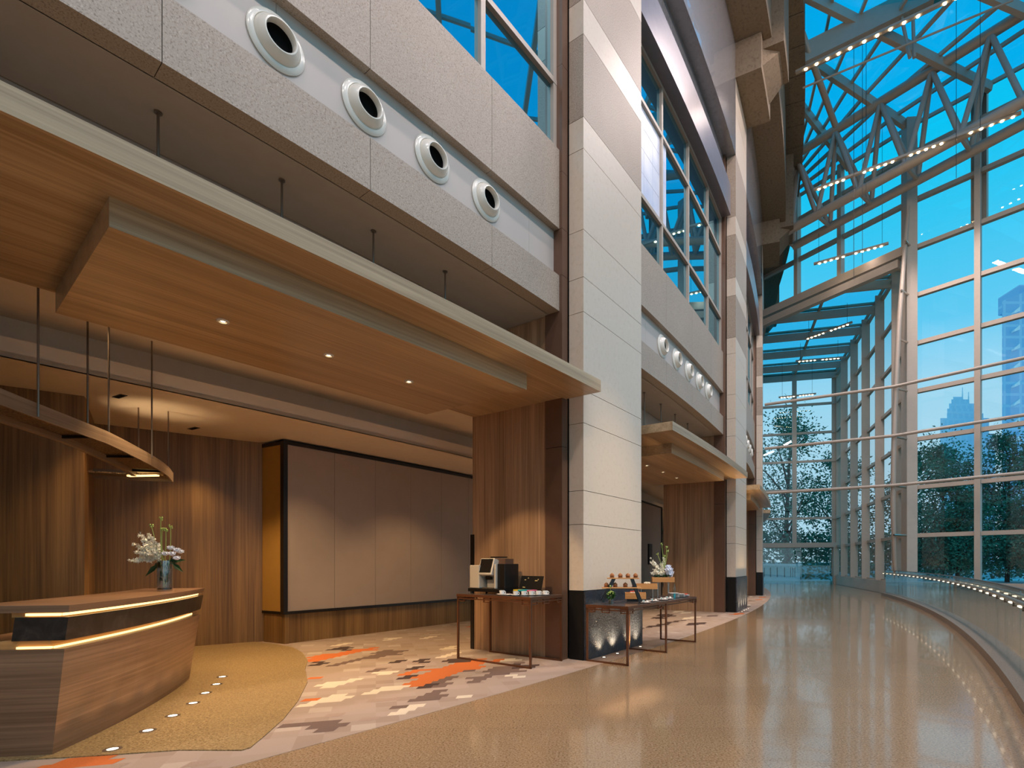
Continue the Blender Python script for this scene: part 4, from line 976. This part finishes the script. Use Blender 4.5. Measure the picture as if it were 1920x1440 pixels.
# ------------------------------------------------------------------ lights sunk in the floor
FL = []
def floor_light(p, label, group, r=.062):
    t = thing('floor_uplight', label, 'floor light', p, 0, group)
    MB().lathe([(r * .60, .0), (r * .60, .004), (r, .004), (r, 0)], 24, close=False).build('steel_ring', M['chrome'], t, local=True)
    MB().lathe([(.001, 0), (.001, .003), (r * .60, .003), (r * .60, 0)], 24, close=False).build('lens', M['glow'], t, local=True)
    return t
FLP = [(-3.791, 4.221), (-3.897, 4.69), (-4.035, 5.147), (-4.183, 5.612), (-4.366, 6.046), (-4.547, 6.485), (-4.766, 6.907)]
for i, (x, y) in enumerate(FLP):
    floor_light((x, y, .012), 'round recessed floor light on the gold island, %s along the desk from its near corner' % (ORDW + ['seventh'])[i], 'floor lights along the desk')
for k, ss in ((0, (.35, .78, 1.30, 1.62)), (1, (.3, .7, 1.1, 1.5)), (2, (.2,))):
    for i, s in enumerate(ss):
        floor_light(P(PITCH * k + s, .12, .003), 'small floor light at the foot of the %s stone column, %s along its base' % (['first', 'second', 'third'][k], ORDW[i]), 'floor lights at the column feet', .04)
# ================================================================== RAILING, STEEL, LAMPS
rl = thing('glass_railing', 'curved glass railing with a steel handrail along the walkway edge', 'railing', P(4, 5.42, .13))
s = -8.6; w = 1.02
while s < 20.0:
    MB().arc(s + .006, min(s + w, 20.2) - .006, 5.414, 5.428, .10, 1.18, n=2).build('glass_panel', M['railglass'], rl); s += w
m = MB(); m.tube([P(x * .5, 5.30, 1.06) for x in range(-17, 41)], .024, 10); m.build('handrail', M['chrome'], rl)
m = MB(); m.arc(-8.6, 20.2, 5.405, 5.437, 1.16, 1.185); m.build('top_channel', M['rod'], rl)
s = -8.2
while s < 20.0:
    m = MB(); m.arc(s, s + .02, 5.29, 5.41, .985, 1.00, n=1); m.arc(s, s + .02, 5.29, 5.31, .985, 1.05, n=1); m.build('bracket', M['rod'], rl)
    MB().arc(s + .08, s + .28, 5.28, 5.32, 1.014, 1.030, n=1).build('lamp', M['raillamp'], rl); s += .72

# leaning mast with arms
def Yx(px, Y, z): return Vector(((px - 1100) / 990. * Y, Y, z))
ms = thing('steel_mast', 'slender leaning steel mast with short arms by the corner of the glass wall', 'mast', Yx(1683, 22.2, 0))
MB().tube([Yx(1683, 23.15, -.3), Yx(1682, 23.1, .1), Yx(1677, 22.7, 1.7), Yx(1674, 22.2, 4.0), Yx(1676, 22.2, 6.5), Yx(1680, 22.2, 9.0), Yx(1686, 22.3, 11.8), Yx(1697, 22.5, 15.0), Yx(1708, 22.75, 18.0)], [.06, .07, .085, .10, .10, .10, .095, .085, .06], 10).build('mast_tube', M['steel'], ms, smooth=True)
for z, px in ((2.69, 1676), (4.75, 1674), (6.82, 1677), (8.87, 1680), (10.95, 1684), (13.0, 1690), (15.1, 1698)):
    MB().tube([Yx(px, 22.25, z), Vector((K.x - .12, K.y - .15, z))], .045, 8).build('arm', M['chrome'], ms)
# horizontal wind tubes held in front of the glass
for i, (z, lab) in enumerate(((4.75, 'lowest'), (6.82, 'middle'), (8.87, 'topmost'))):
    a = Yx(1677, 22.02, z); m = MB()
    m.tube([Yx(1434, 24.55, z), a, Vector((a.x + DR.x * 20, a.y + DR.y * 20, z))], .065, 10)
    tag(m.build('wind_tube', M['steel'], loc=a, smooth=True), '%s of the three long steel tubes running along the glass wall through the mast' % lab, 'tube')

# ------------------------------------------------------------------ roof trusses
def truss(name, label, A0, A1_, T0, T1, B0, B1, n, rc, rw, i0=0):
    t = thing(name, label, 'truss', A0); cs = [(Vector(A0), Vector(A1_)), (Vector(T0), Vector(T1)), (Vector(B0), Vector(B1))]
    for nm, (p, q) in zip(('lower_chord', 'upper_chord', 'lower_chord'), cs):
        MB().tube([p, q], rc, 14).build(nm, M['steel'], t, smooth=True)
    for i in range(n):
        T = cs[1][0].lerp(cs[1][1], (i + .5) / n)
        for c in (0, 2):
            for j in (i, i + 1):
                q = cs[c][0].lerp(cs[c][1], j / n); MB().tube([T, q], rw, 10).build('web_member', M['steel'], t, smooth=True)
    m = MB()
    for i in range(n + 1):
        m.tube([cs[0][0].lerp(cs[0][1], i / n), cs[2][0].lerp(cs[2][1], i / n)], rw * .8, 8)
    m.build('cross_tie', M['steel'], t); return t
def ext(p, q, k): p = Vector(p); q = Vector(q); return p + (q - p) * k
def pxY(px, py, Y): return Vector(((px - 1100) / 990. * Y, Y, 1.5 + (1056 - py) / 990. * Y))
A0, Ae = pxY(1462, 442, 25.2), pxY(1919, 190, 18.0); T0, Te = pxY(1457, 312, 25.9), pxY(1919, 25, 18.7)
off = Vector((1.0, .85, 0))
B0, Be = A0 + off, Ae + off + Vector((0, 0, .1))
truss('roof_truss', 'three-chord tubular steel truss crossing under the glass roof', A0, ext(A0, Ae, 1.6), T0, ext(T0, Te, 1.6), B0, ext(B0, Be, 1.6), 8, .19, .10)
# big box girder with the nearest light row
gd = thing('box_girder', 'broad grey roof girder above the nearest row of spotlights', 'girder', pxY(1500, 115, 19.9))
MB().bar(pxY(1488, 118, 20.6), pxY(1880, -75, 18.4), .5, .75).build('beam', M['steel'], gd)
m = MB(); a, b = pxY(1505, 165, 20.3), pxY(1900, 0, 17.6); m.tube([a, b], .035, 8); m.build('tie_rod', M['steel'], gd)
for (p, q) in ((pxY(1690, 30, 19.3), pxY(1706, 108, 19.0)), (pxY(1712, 40, 19.2), pxY(1714, 108, 19.0))): MB().tube([p, q], .06, 8).build('hanger', M['steel'], gd)
for i, (p, q) in enumerate(((pxY(1478, -10, 19.5), pxY(1524, 118, 20.4)), (pxY(1524, 118, 20.4), pxY(1566, 235, 22.6)), (pxY(1497, 300, 25.4), pxY(1484, 420, 25.2)))):
    t = tag(MB().tube([p, q], .12, 12).build('roof_strut', M['steel'], loc=p, smooth=True), 'round steel strut beside the beige roof edge, %s going down' % ORDW[i], 'strut')

# ------------------------------------------------------------------ light bars: two groups of five lamps on a rail
BARS = []
def light_bar(name, label, p, q, groups, wires=None, cat='light bar', pos=None):
    p = Vector(p); q = Vector(q); t = thing(name, label, cat, (p + q) / 2); d = (q - p).normalized(); L = (q - p).length
    MB().bar(p, q, .12, .085).build('rail', M['steel'], t)
    for f in groups:
        c = p + (q - p) * f; e = Vector((0, 0, -.045))
        MB().lathe([(.001, -.02), (.050, -.02), (.050, 0), (.001, 0)], 14, Matrix.Translation(c + e), False).build('lamp', M['lamp'], t)
    for w in (wires or ()):
        c = p + (q - p) * w[0]; MB().tube([c, (c.x, c.y, w[1])], .008, 6).build('cable', M['black'], t)
    BARS.append((p, q)); return t
g10 = [.08 + i * .082 for i in range(5)] + [.58 + i * .082 for i in range(5)]
b1p, b1q = pxY(1492, 136, 19.4), pxY(1716, 30, 17.3); b1e = ext(b1p, b1q, 1.35)
light_bar('light_bar', 'long row of warm spotlights under the broad roof girder', b1p, b1e, [.07 + i * .072 for i in range(5)] + [.445 + i * .078 for i in range(5)] + [.9, .96])
b2p, b2q = pxY(1526, 356, 22.0), pxY(1915, 211, 18.2)
light_bar('light_bar', 'long row of warm spotlights along the lower chord of the steel truss', b2p, b2q, [.03 + i * .034 for i in range(5)] + [.28 + i * .036 for i in range(5)] + [.515 + i * .036 for i in range(5)] + [.79 + i * .044 for i in range(5)])
light_bar('light_bar', 'hanging bar of ten spotlights above the porch beam', pxY(1526, 495, 25.0), pxY(1666, 456, 23.4), g10, ((.07, 21), (.55, 21), (.92, 21)))
light_bar('light_bar', 'upper bar of ten spotlights hanging inside the tall porch', pxY(1508, 636, 29.6), pxY(1598, 604, 27.6), g10, ((.1, 15.2), (.9, 15.2)))
light_bar('light_bar', 'second bar of ten spotlights hanging inside the porch, nearly level', pxY(1492, 677, 33.2), pxY(1580, 670, 32.6), g10, ((.1, 15.3), (.9, 15.3)))
light_bar('light_bar', 'farthest bar of ten spotlights against the porch trees', pxY(1460, 745, 36.4), pxY(1530, 738, 35.8), g10, ((.1, 15.3), (.9, 15.3)))
# thin cables hanging from the roof
for i, (px, Y, z0, z1) in enumerate(((1601, 20.5, 12.5, 22), (1617, 20.2, 13, 22), (1624, 20.0, 15, 22), (1793, 18.5, 15, 21.5), (1838, 18.0, 16, 21.5))):
    w = ['near the truss end', 'second from the truss end', 'third from the truss end', 'beside the long truss lights', 'farthest along the truss'][i]
    p = Yx(px, Y, z0); tag(MB().tube([p, (p.x, p.y, z1)], .009, 6).build('hanging_cable', M['black'], loc=p), 'thin dark cable hanging from the glass roof, %s' % w, 'cable')

# ================================================================== OUTDOORS
solid('ground_outside', MB().add([(-150, 40, -.45), (450, 40, -.45), (450, 560, -.45), (-150, 560, -.45)], [(0, 1, 2, 3)]), M['wallout'], 'ground outside beyond the glass walls, made pale to bounce light', 'ground')  # pale colour added so the ground reflects light onto the towers
gp = [(19, 38.2), (15.0, 23.2), (38.5, -2), (120, -60), (120, 40.0), (19, 40.0)]
solid('ground_garden', MB().prism(gp, -.8, -.45), M['lawn'], 'garden ground outside the great glass wall', 'ground')
ter = MB().prism([(6, 39.9), (18.2, 38.7), (22, 52), (4, 53)], -.4, -.03)
solid('floor_terrace', ter, M['wallout'], 'pale terrace outside the porch end opening', 'floor')
tw = thing('terrace_wall', 'low pale blue-white wall with narrow slots outside the porch', 'wall', (13.5, 46, 0))
m = MB(); Yw = 46.0; zt_, zb_ = 1.45, -.05
xs = [1380, 1432.4, 1434.0, 1443.8, 1445.6, 1456.5, 1458.2, 1470.2, 1472.0, 1481.6, 1483.0, 1485.8, 1487.2, 1489.6, 1491.0, 1504]
X = lambda px: (px - 1100) / 990. * Yw
m.box(X(1380), X(1504), Yw, Yw + .3, 1.12, zt_); m.box(X(1380), X(1504), Yw, Yw + .3, zb_, .30)
for a, b in zip(xs[::2], xs[1::2]): m.box(X(a), X(b), Yw, Yw + .3, .30, 1.12)
m.build('wall_body', M['wallout'], tw); MB().box(X(1380), X(1504), Yw + .3, Yw + .34, .2, 1.2).build('slot_backing', M['dark'], tw)
gb = thing('terrace_balustrade', 'clear glass balustrade on the terrace beside the low pale wall', 'balustrade', (18.5, 46, 0))
for (a, b) in ((1500, 1518), (1518.6, 1535), (1535.6, 1556)):
    MB().box(X(a), X(b), Yw - .02, Yw, .02, 1.3).build('glass_panel', M['railglass'], gb)
MB().box(X(1500), X(1556), Yw - .05, Yw + .03, -.05, .04).build('base_rail', M['wallout'], gb)

def tree(label, x, y, h, cr, n, seed, trunk=.22, base=.25, leaf=.42, z0=-.45, group='trees outside the glass', branch=9, dens=1.0):
    rng = random.Random(seed); t = thing('garden_tree', label, 'tree', (x, y, z0), 0, group); m = MB(); tr = MB()
    top = h * .8
    tr.tube([(x, y, z0), (x + rng.uniform(-.2, .2), y, z0 + h * .3), (x + rng.uniform(-.4, .4), y, z0 + top)], [trunk, trunk * .75, trunk * .25], 8)
    cl = []
    for i in range(branch):
        a = 2 * PI * i / branch * 2.4 + rng.uniform(-.3, .3); zz = h * (base + (.92 - base) * (i + rng.random()) / branch); zf = (zz / h - base) / (1 - base)
        R = cr * max(.25, math.sin(PI * (.18 + .78 * zf))) * rng.uniform(.7, 1.0)
        e = Vector((x + math.cos(a) * R * .72, y + math.sin(a) * R * .72, z0 + zz)); s0 = Vector((x, y, z0 + max(h * .12, zz - R * .9)))
        tr.tube([s0, s0.lerp(e, .55) + Vector((0, 0, .25)), e], [trunk * .4, trunk * .22, .03], 6)
        cl.append((e, R * .55)); cl.append((s0.lerp(e, .55) + Vector((rng.gauss(0, .3), rng.gauss(0, .3), .5)), R * .5))
    cl.append((Vector((x, y, z0 + h * .9)), cr * .4))
    leaf *= .72; n = int(n * 1.9)
    for i in range(n):
        c, r = cl[rng.randrange(len(cl))]
        d = Vector((rng.gauss(0, 1), rng.gauss(0, 1), rng.gauss(0, .8))).normalized(); q = c + d * r * (rng.random() ** .45) * 1.15
        dd = Vector((d.x + rng.gauss(0, .5), d.y + rng.gauss(0, .5), d.z * .5 + rng.gauss(-.2, .5)))
        m.leaf(q, dd, leaf * rng.uniform(.6, 1.3), leaf * .55)
    m.build('crown', M['tree'], t); tr.build('trunk', M['bark'], t, smooth=True); return t
tree('airy tree with visible branches behind the porch end glass', 19.8, 52, 18.0, 5.2, 3600, 1, .3, .2, .40, branch=15)
tree('broad tree beside the airy one, half hidden by the stone columns', 16.2, 58, 17.0, 5.0, 3400, 2, .25, .18, .45, branch=13)
tree('dense low tree behind the terrace glass', 26.5, 56, 14.5, 5.0, 3600, 3, .25, .1, .45, branch=13)
tree('tall dark tree behind the fins of the porch side wall', 30.0, 49, 13.5, 4.0, 3200, 4, .25, .1, .42, branch=13)
tree('bushy tree with forked stems at the foot of the pale stepped tower', 37.0, 55.0, 15.5, 5.2, 6500, 5, .22, .12, .42, branch=16)
tree('rounded bushy tree before the stepped tower', 43.0, 54, 16.0, 5.2, 6500, 6, .22, .12, .42, branch=16)
tree('largest bushy tree at the edge of the frame before the tall tower', 45.5, 49.5, 18.0, 6.0, 7500, 7, .28, .1, .42, branch=18)
tree('low bushy tree between the stepped tower and the mullion', 41.0, 48.0, 11.5, 4.4, 6000, 8, .2, .1, .40, branch=16)
tree('small dark tree close outside the glass wall', 33.0, 47.0, 9.5, 3.6, 4500, 9, .18, .12, .38, branch=13)
solid('wall_garden', MB().add([(14, 66, -.45), (80, 66, -.45), (80, 66.4, -.45), (14, 66.4, -.45), (14, 66, 1.6), (80, 66, 1.6), (80, 66.4, 1.6), (14, 66.4, 1.6)], [(3, 2, 1, 0), (4, 5, 6, 7), (0, 1, 5, 4), (1, 2, 6, 5), (2, 3, 7, 6), (3, 0, 4, 7)]), M['wallout'], 'pale garden boundary wall behind the trees', 'wall')
hd = thing('hedge', 'dark clipped hedge beyond the terrace wall', 'hedge', (18, 49.5, -.4)); rng = random.Random(33); m = MB()
for i in range(4200):
    m.leaf((rng.uniform(8, 34), 50 + rng.gauss(0, .8), -.3 + 4.6 * rng.random() ** .8), (rng.gauss(0, 1), rng.gauss(-.4, 1), rng.gauss(0, .8)), .42, .26)
m.build('foliage', M['tree'], hd)
h2 = thing('hedge', 'dark leafy hedge along the garden behind the bushy trees', 'hedge', (45, 58.5, -.4)); m = MB()
for i in range(5200):
    m.leaf((rng.uniform(28, 66), 58.5 + rng.gauss(0, .7), -.3 + 4.4 * rng.random() ** .8), (rng.gauss(0, 1), rng.gauss(-.4, 1), rng.gauss(0, .8)), .46, .30)
m.build('foliage', M['tree'], h2)
# towers
tt = thing('stepped_tower', 'pale stepped skyscraper with twin spires far beyond the trees', 'skyscraper', (195, 270, 0)); Yt = 270.0
def XT(px, Y): return (px - 1100) / 990. * Y
def ZT_(py, Y): return 1.5 + (1056 - py) / 990. * Y
m = MB()
for (a, b, zt2, y0) in ((1761, 1866, 842, 0), (1765, 1864, 812, 1), (1768, 1860, 782, 2), (1783, 1852, 772, 3), (1786, 1846, 762, 4), (1792, 1840, 751, 5), (1799, 1832, 742, 6), (1805, 1824, 736, 7)):
    ya, yb = Yt + y0, Yt + 26 - y0; q = [(XT(a, Yt), ya), (XT(b, Yt), ya), (XT(b, Yt) * yb / ya * .97, yb), (XT(a, Yt) * yb / ya * 1.02, yb)]; m.prism(q, 0, ZT_(zt2, Yt))
m.build('tower_body', M['tower1'], tt)
for px, py in ((1804.5, 712), (1816, 721)):
    MB().tube([(XT(px, Yt + 12), Yt + 12, ZT_(745, Yt)), (XT(px, Yt + 12), Yt + 12, ZT_(py, Yt))], [.45, .18], 6).build('spire', M['tower1'], tt)
tu = thing('office_tower', 'tall haze-blue office tower at the edge of the frame beyond the glass', 'skyscraper', (188, 230, 0)); Yu = 230.0
m = MB(); kb = (Yu + 30) / Yu; m.prism([(XT(1879, Yu), Yu), (XT(1990, Yu), Yu), (XT(1990, Yu) * kb, Yu + 30), (XT(1879, Yu) * kb, Yu + 30)], 0, ZT_(566, Yu)); m.hexa([(XT(1879, Yu), Yu, ZT_(566, Yu)), (XT(1990, Yu), Yu, ZT_(566, Yu)), (XT(1990, Yu) * kb, Yu + 30, ZT_(566, Yu)), (XT(1879, Yu) * kb, Yu + 30, ZT_(566, Yu))], [(XT(1880, Yu), Yu, ZT_(564, Yu)), (XT(1990, Yu), Yu, ZT_(518, Yu)), (XT(1990, Yu) * kb, Yu + 30, ZT_(518, Yu)), (XT(1880, Yu) * kb, Yu + 30, ZT_(564, Yu))])
m.build('tower_body', M['tower2'], tu); MB().box(XT(1911, Yu + 4), XT(1960, Yu + 4), Yu + 4, Yu + 16, ZT_(560, Yu), ZT_(534, Yu + 4)).build('roof_mast', M['tower2'], tu)
m = MB()
for i in range(20):
    z = ZT_(575, Yu) - i * 8.0
    m.hexa([(XT(1896, Yu), Yu - 1.6, z - 3.6), (XT(1912, Yu), Yu - .2, z - 2.0), (XT(1912, Yu), Yu, z - 2.0), (XT(1896, Yu), Yu, z - 3.6)], [(XT(1896, Yu), Yu - 1.6, z - 2.8), (XT(1912, Yu), Yu - .2, z), (XT(1912, Yu), Yu, z), (XT(1896, Yu), Yu, z - 2.8)])
m.build('facade_fin', M['tower1'], tu)

# ================================================================== LIGHT
W = bpy.data.worlds.new('dusk_sky'); SC.world = W; W.use_nodes = True
nt = W.node_tree; nt.nodes.clear()
def wn_(ty): return nt.nodes.new(ty)
co = wn_('ShaderNodeTexCoord'); sp = wn_('ShaderNodeSeparateXYZ'); nt.links.new(co.outputs['Generated'], sp.inputs[0])
cr = wn_('ShaderNodeValToRGB'); nt.links.new(sp.outputs[2], cr.inputs[0])
stops = [(0.0, (184, 212, 228)), (.20, (174, 212, 231)), (.29, (156, 210, 235)), (.36, (102, 200, 238)), (.47, (60, 197, 238)), (.55, (12, 194, 238)), (1.0, (0, 160, 224))]
while len(cr.color_ramp.elements) < len(stops): cr.color_ramp.elements.new(.5)
for e, (p, c) in zip(cr.color_ramp.elements, stops): e.position = p; e.color = lin(c)
bg = wn_('ShaderNodeBackground'); nt.links.new(cr.outputs[0], bg.inputs[0]); bg.inputs[1].default_value = 1.1
wo = wn_('ShaderNodeOutputWorld'); nt.links.new(bg.outputs[0], wo.inputs[0])

def lamp(kind, name, loc, energy, color, target=None, **k):
    d = bpy.data.lights.new(name, kind); d.energy = energy; d.color = lin(color)[:3]
    for a, b in k.items(): setattr(d, a, b)
    o = bpy.data.objects.new(name, d); COL.objects.link(o); o.location = loc
    if target is not None: o.rotation_euler = (Vector(target) - Vector(loc)).to_track_quat('-Z', 'Y').to_euler()
    return o
WARM = (255, 214, 160); SOFT = (255, 232, 224)
# light thrown by the spotlight bars (several lamps of a bar together)
for (p, q), e in zip(BARS, (420, 480, 14, 40, 40, 40)):
    for f in (.3, .75):
        c = p.lerp(q, f) - Vector((0, 0, .12)); lamp('SPOT', 'bar_spot', c, e * 2.2, SOFT, c - Vector((0, 0, 5)), spot_size=1.9, spot_blend=.6, shadow_soft_size=.25)
# added fill: unseen area lamps that brighten the stone front and the walkway
for s, e in ((-13.0, 380), (-7.0, 500), (-1.0, 520), (5.0, 300)):
    c = P(s, 9.0, 17.0); lamp('AREA', 'hall_fill_area', c, e, SOFT, P(s + .5, 0, 4.0), shape='RECTANGLE', size=3.0, size_y=.3)
for s, e in ((-9.0, 240), (-3.0, 380), (3.0, 380), (9.0, 360)):
    c = P(s, 3.6, 17.6); lamp('AREA', 'hall_fill_area', c, e, SOFT, P(s, 3.2, 0), shape='RECTANGLE', size=3.0, size_y=.3)
for s in (-6, 2, 9, 15): lamp('AREA', 'lower_fill_area', P(s, 10, -.9), 160, WARM, P(s, 11, -5.5), shape='RECTANGLE', size=2.0, size_y=.4)  # added warm fill that browns the apron seen through the railing
for s in (-5.2, -3.6, -1.6, .6): lamp('SPOT', 'coffer_spot', P(s, -3.2, 4.34), 130, WARM, P(s, -3.6, 0), spot_size=1.7, spot_blend=.7, shadow_soft_size=.06)
# canopy downlights
for k in range(3):
    e = PITCH * k
    for s in ((2.43, 3.50, 4.55) if k < 2 else (2.43, 4.5)):
        c = P(e - s, -1.1, 3.82); lamp('SPOT', 'canopy_spot', c, 190, WARM, c - Vector((0, 0, 2)), spot_size=1.75, spot_blend=.6, shadow_soft_size=.05)
# room lights under the lower ceiling
for (x, y, e, sz) in ((-6.43, 7.2, 60, 1.5), (-6.70, 8.9, 90, 1.5), (-5.6, 8.3, 150, 1.8), (-4.6, 9.2, 60, 1.8), (-3.0, 11.0, 90, 1.9), (-5.2, 6.3, 120, 1.7)):
    lamp('SPOT', 'room_spot', (x, y, 3.78), e * 1.35, WARM, (x + .1, y, 0), spot_size=sz, spot_blend=.6, shadow_soft_size=.05)
for s in (8, 12, 17, 23): lamp('SPOT', 'room_spot', P(s, -5, 3.78), 160, WARM, P(s, -5, 0), spot_size=2.2, spot_blend=.6, shadow_soft_size=.1)
# warm glow at the pendant towards the ceiling
lamp('SPOT', 'pendant_spot', (-6.5, 7.75, 2.95), 18, WARM, (-6.4, 7.9, 3.8), spot_size=1.6, spot_blend=.8, shadow_soft_size=.05)
# accent spots near the canopy, no fixtures seen: coffee table, then bouquet
lamp('SPOT', 'unseen_accent_spot', P(-3.2, -.7, 3.82), 300, WARM, P(-.5, -1.0, 1.0), spot_size=.75, spot_blend=.4, shadow_soft_size=.03)
lamp('SPOT', 'unseen_accent_spot', P(-4.0, -1.8, 3.8), 70, SOFT, (-5.02, 6.25, 1.6), spot_size=.38, spot_blend=.6, shadow_soft_size=.04)  # added to whiten the bouquet
lamp('SPOT', 'column_fill_spot', P(-1.0, 9.0, 16.6), 9000, WARM, P(.95, .1, 1.7), spot_size=.22, spot_blend=1.0, shadow_soft_size=.08)  # added narrow beam that warms the lower column and the buffet
# recessed floor lamps
for (x, y) in FLP: lamp('SPOT', 'floor_spot', (x, y, .03), 5, WARM, (x - .5, y - .25, 1.0), spot_size=1.6, spot_blend=.6, shadow_soft_size=.04)
for k, ss in ((0, (.35, .78, 1.30, 1.62)), (1, (.3, .7, 1.1, 1.5))):
    for s in ss: lamp('SPOT', 'floor_spot', P(PITCH * k + s, .14, .03), 200, WARM, P(PITCH * k + s, .13, 3.0), spot_size=1.7, spot_blend=1.0, shadow_soft_size=.03)

# ================================================================== CAMERA
cd = bpy.data.cameras.new('camera'); cam = bpy.data.objects.new('camera', cd); COL.objects.link(cam)
cam.location = (0, 0, 1.5); cam.rotation_euler = (PI / 2, 0, 0)
cd.sensor_width = 36; cd.lens = 990 / 1920 * 36; cd.shift_x = -140 / 1920; cd.shift_y = 336 / 1920; cd.clip_end = 2000; cd.clip_start = .05
SC.camera = cam
vs_ = SC.view_settings; vs_.view_transform = 'Standard'; vs_.look = 'None'; vs_.exposure = 0.0; vs_.gamma = 1.0; vs_.use_curve_mapping = False
cy = SC.cycles; cy.use_denoising = True; cy.adaptive_threshold = .02; cy.max_bounces = 7; cy.transparent_max_bounces = 16; cy.glossy_bounces = 4; cy.diffuse_bounces = 4; cy.sample_clamp_indirect = 4.0; cy.caustics_reflective = False; cy.caustics_refractive = False
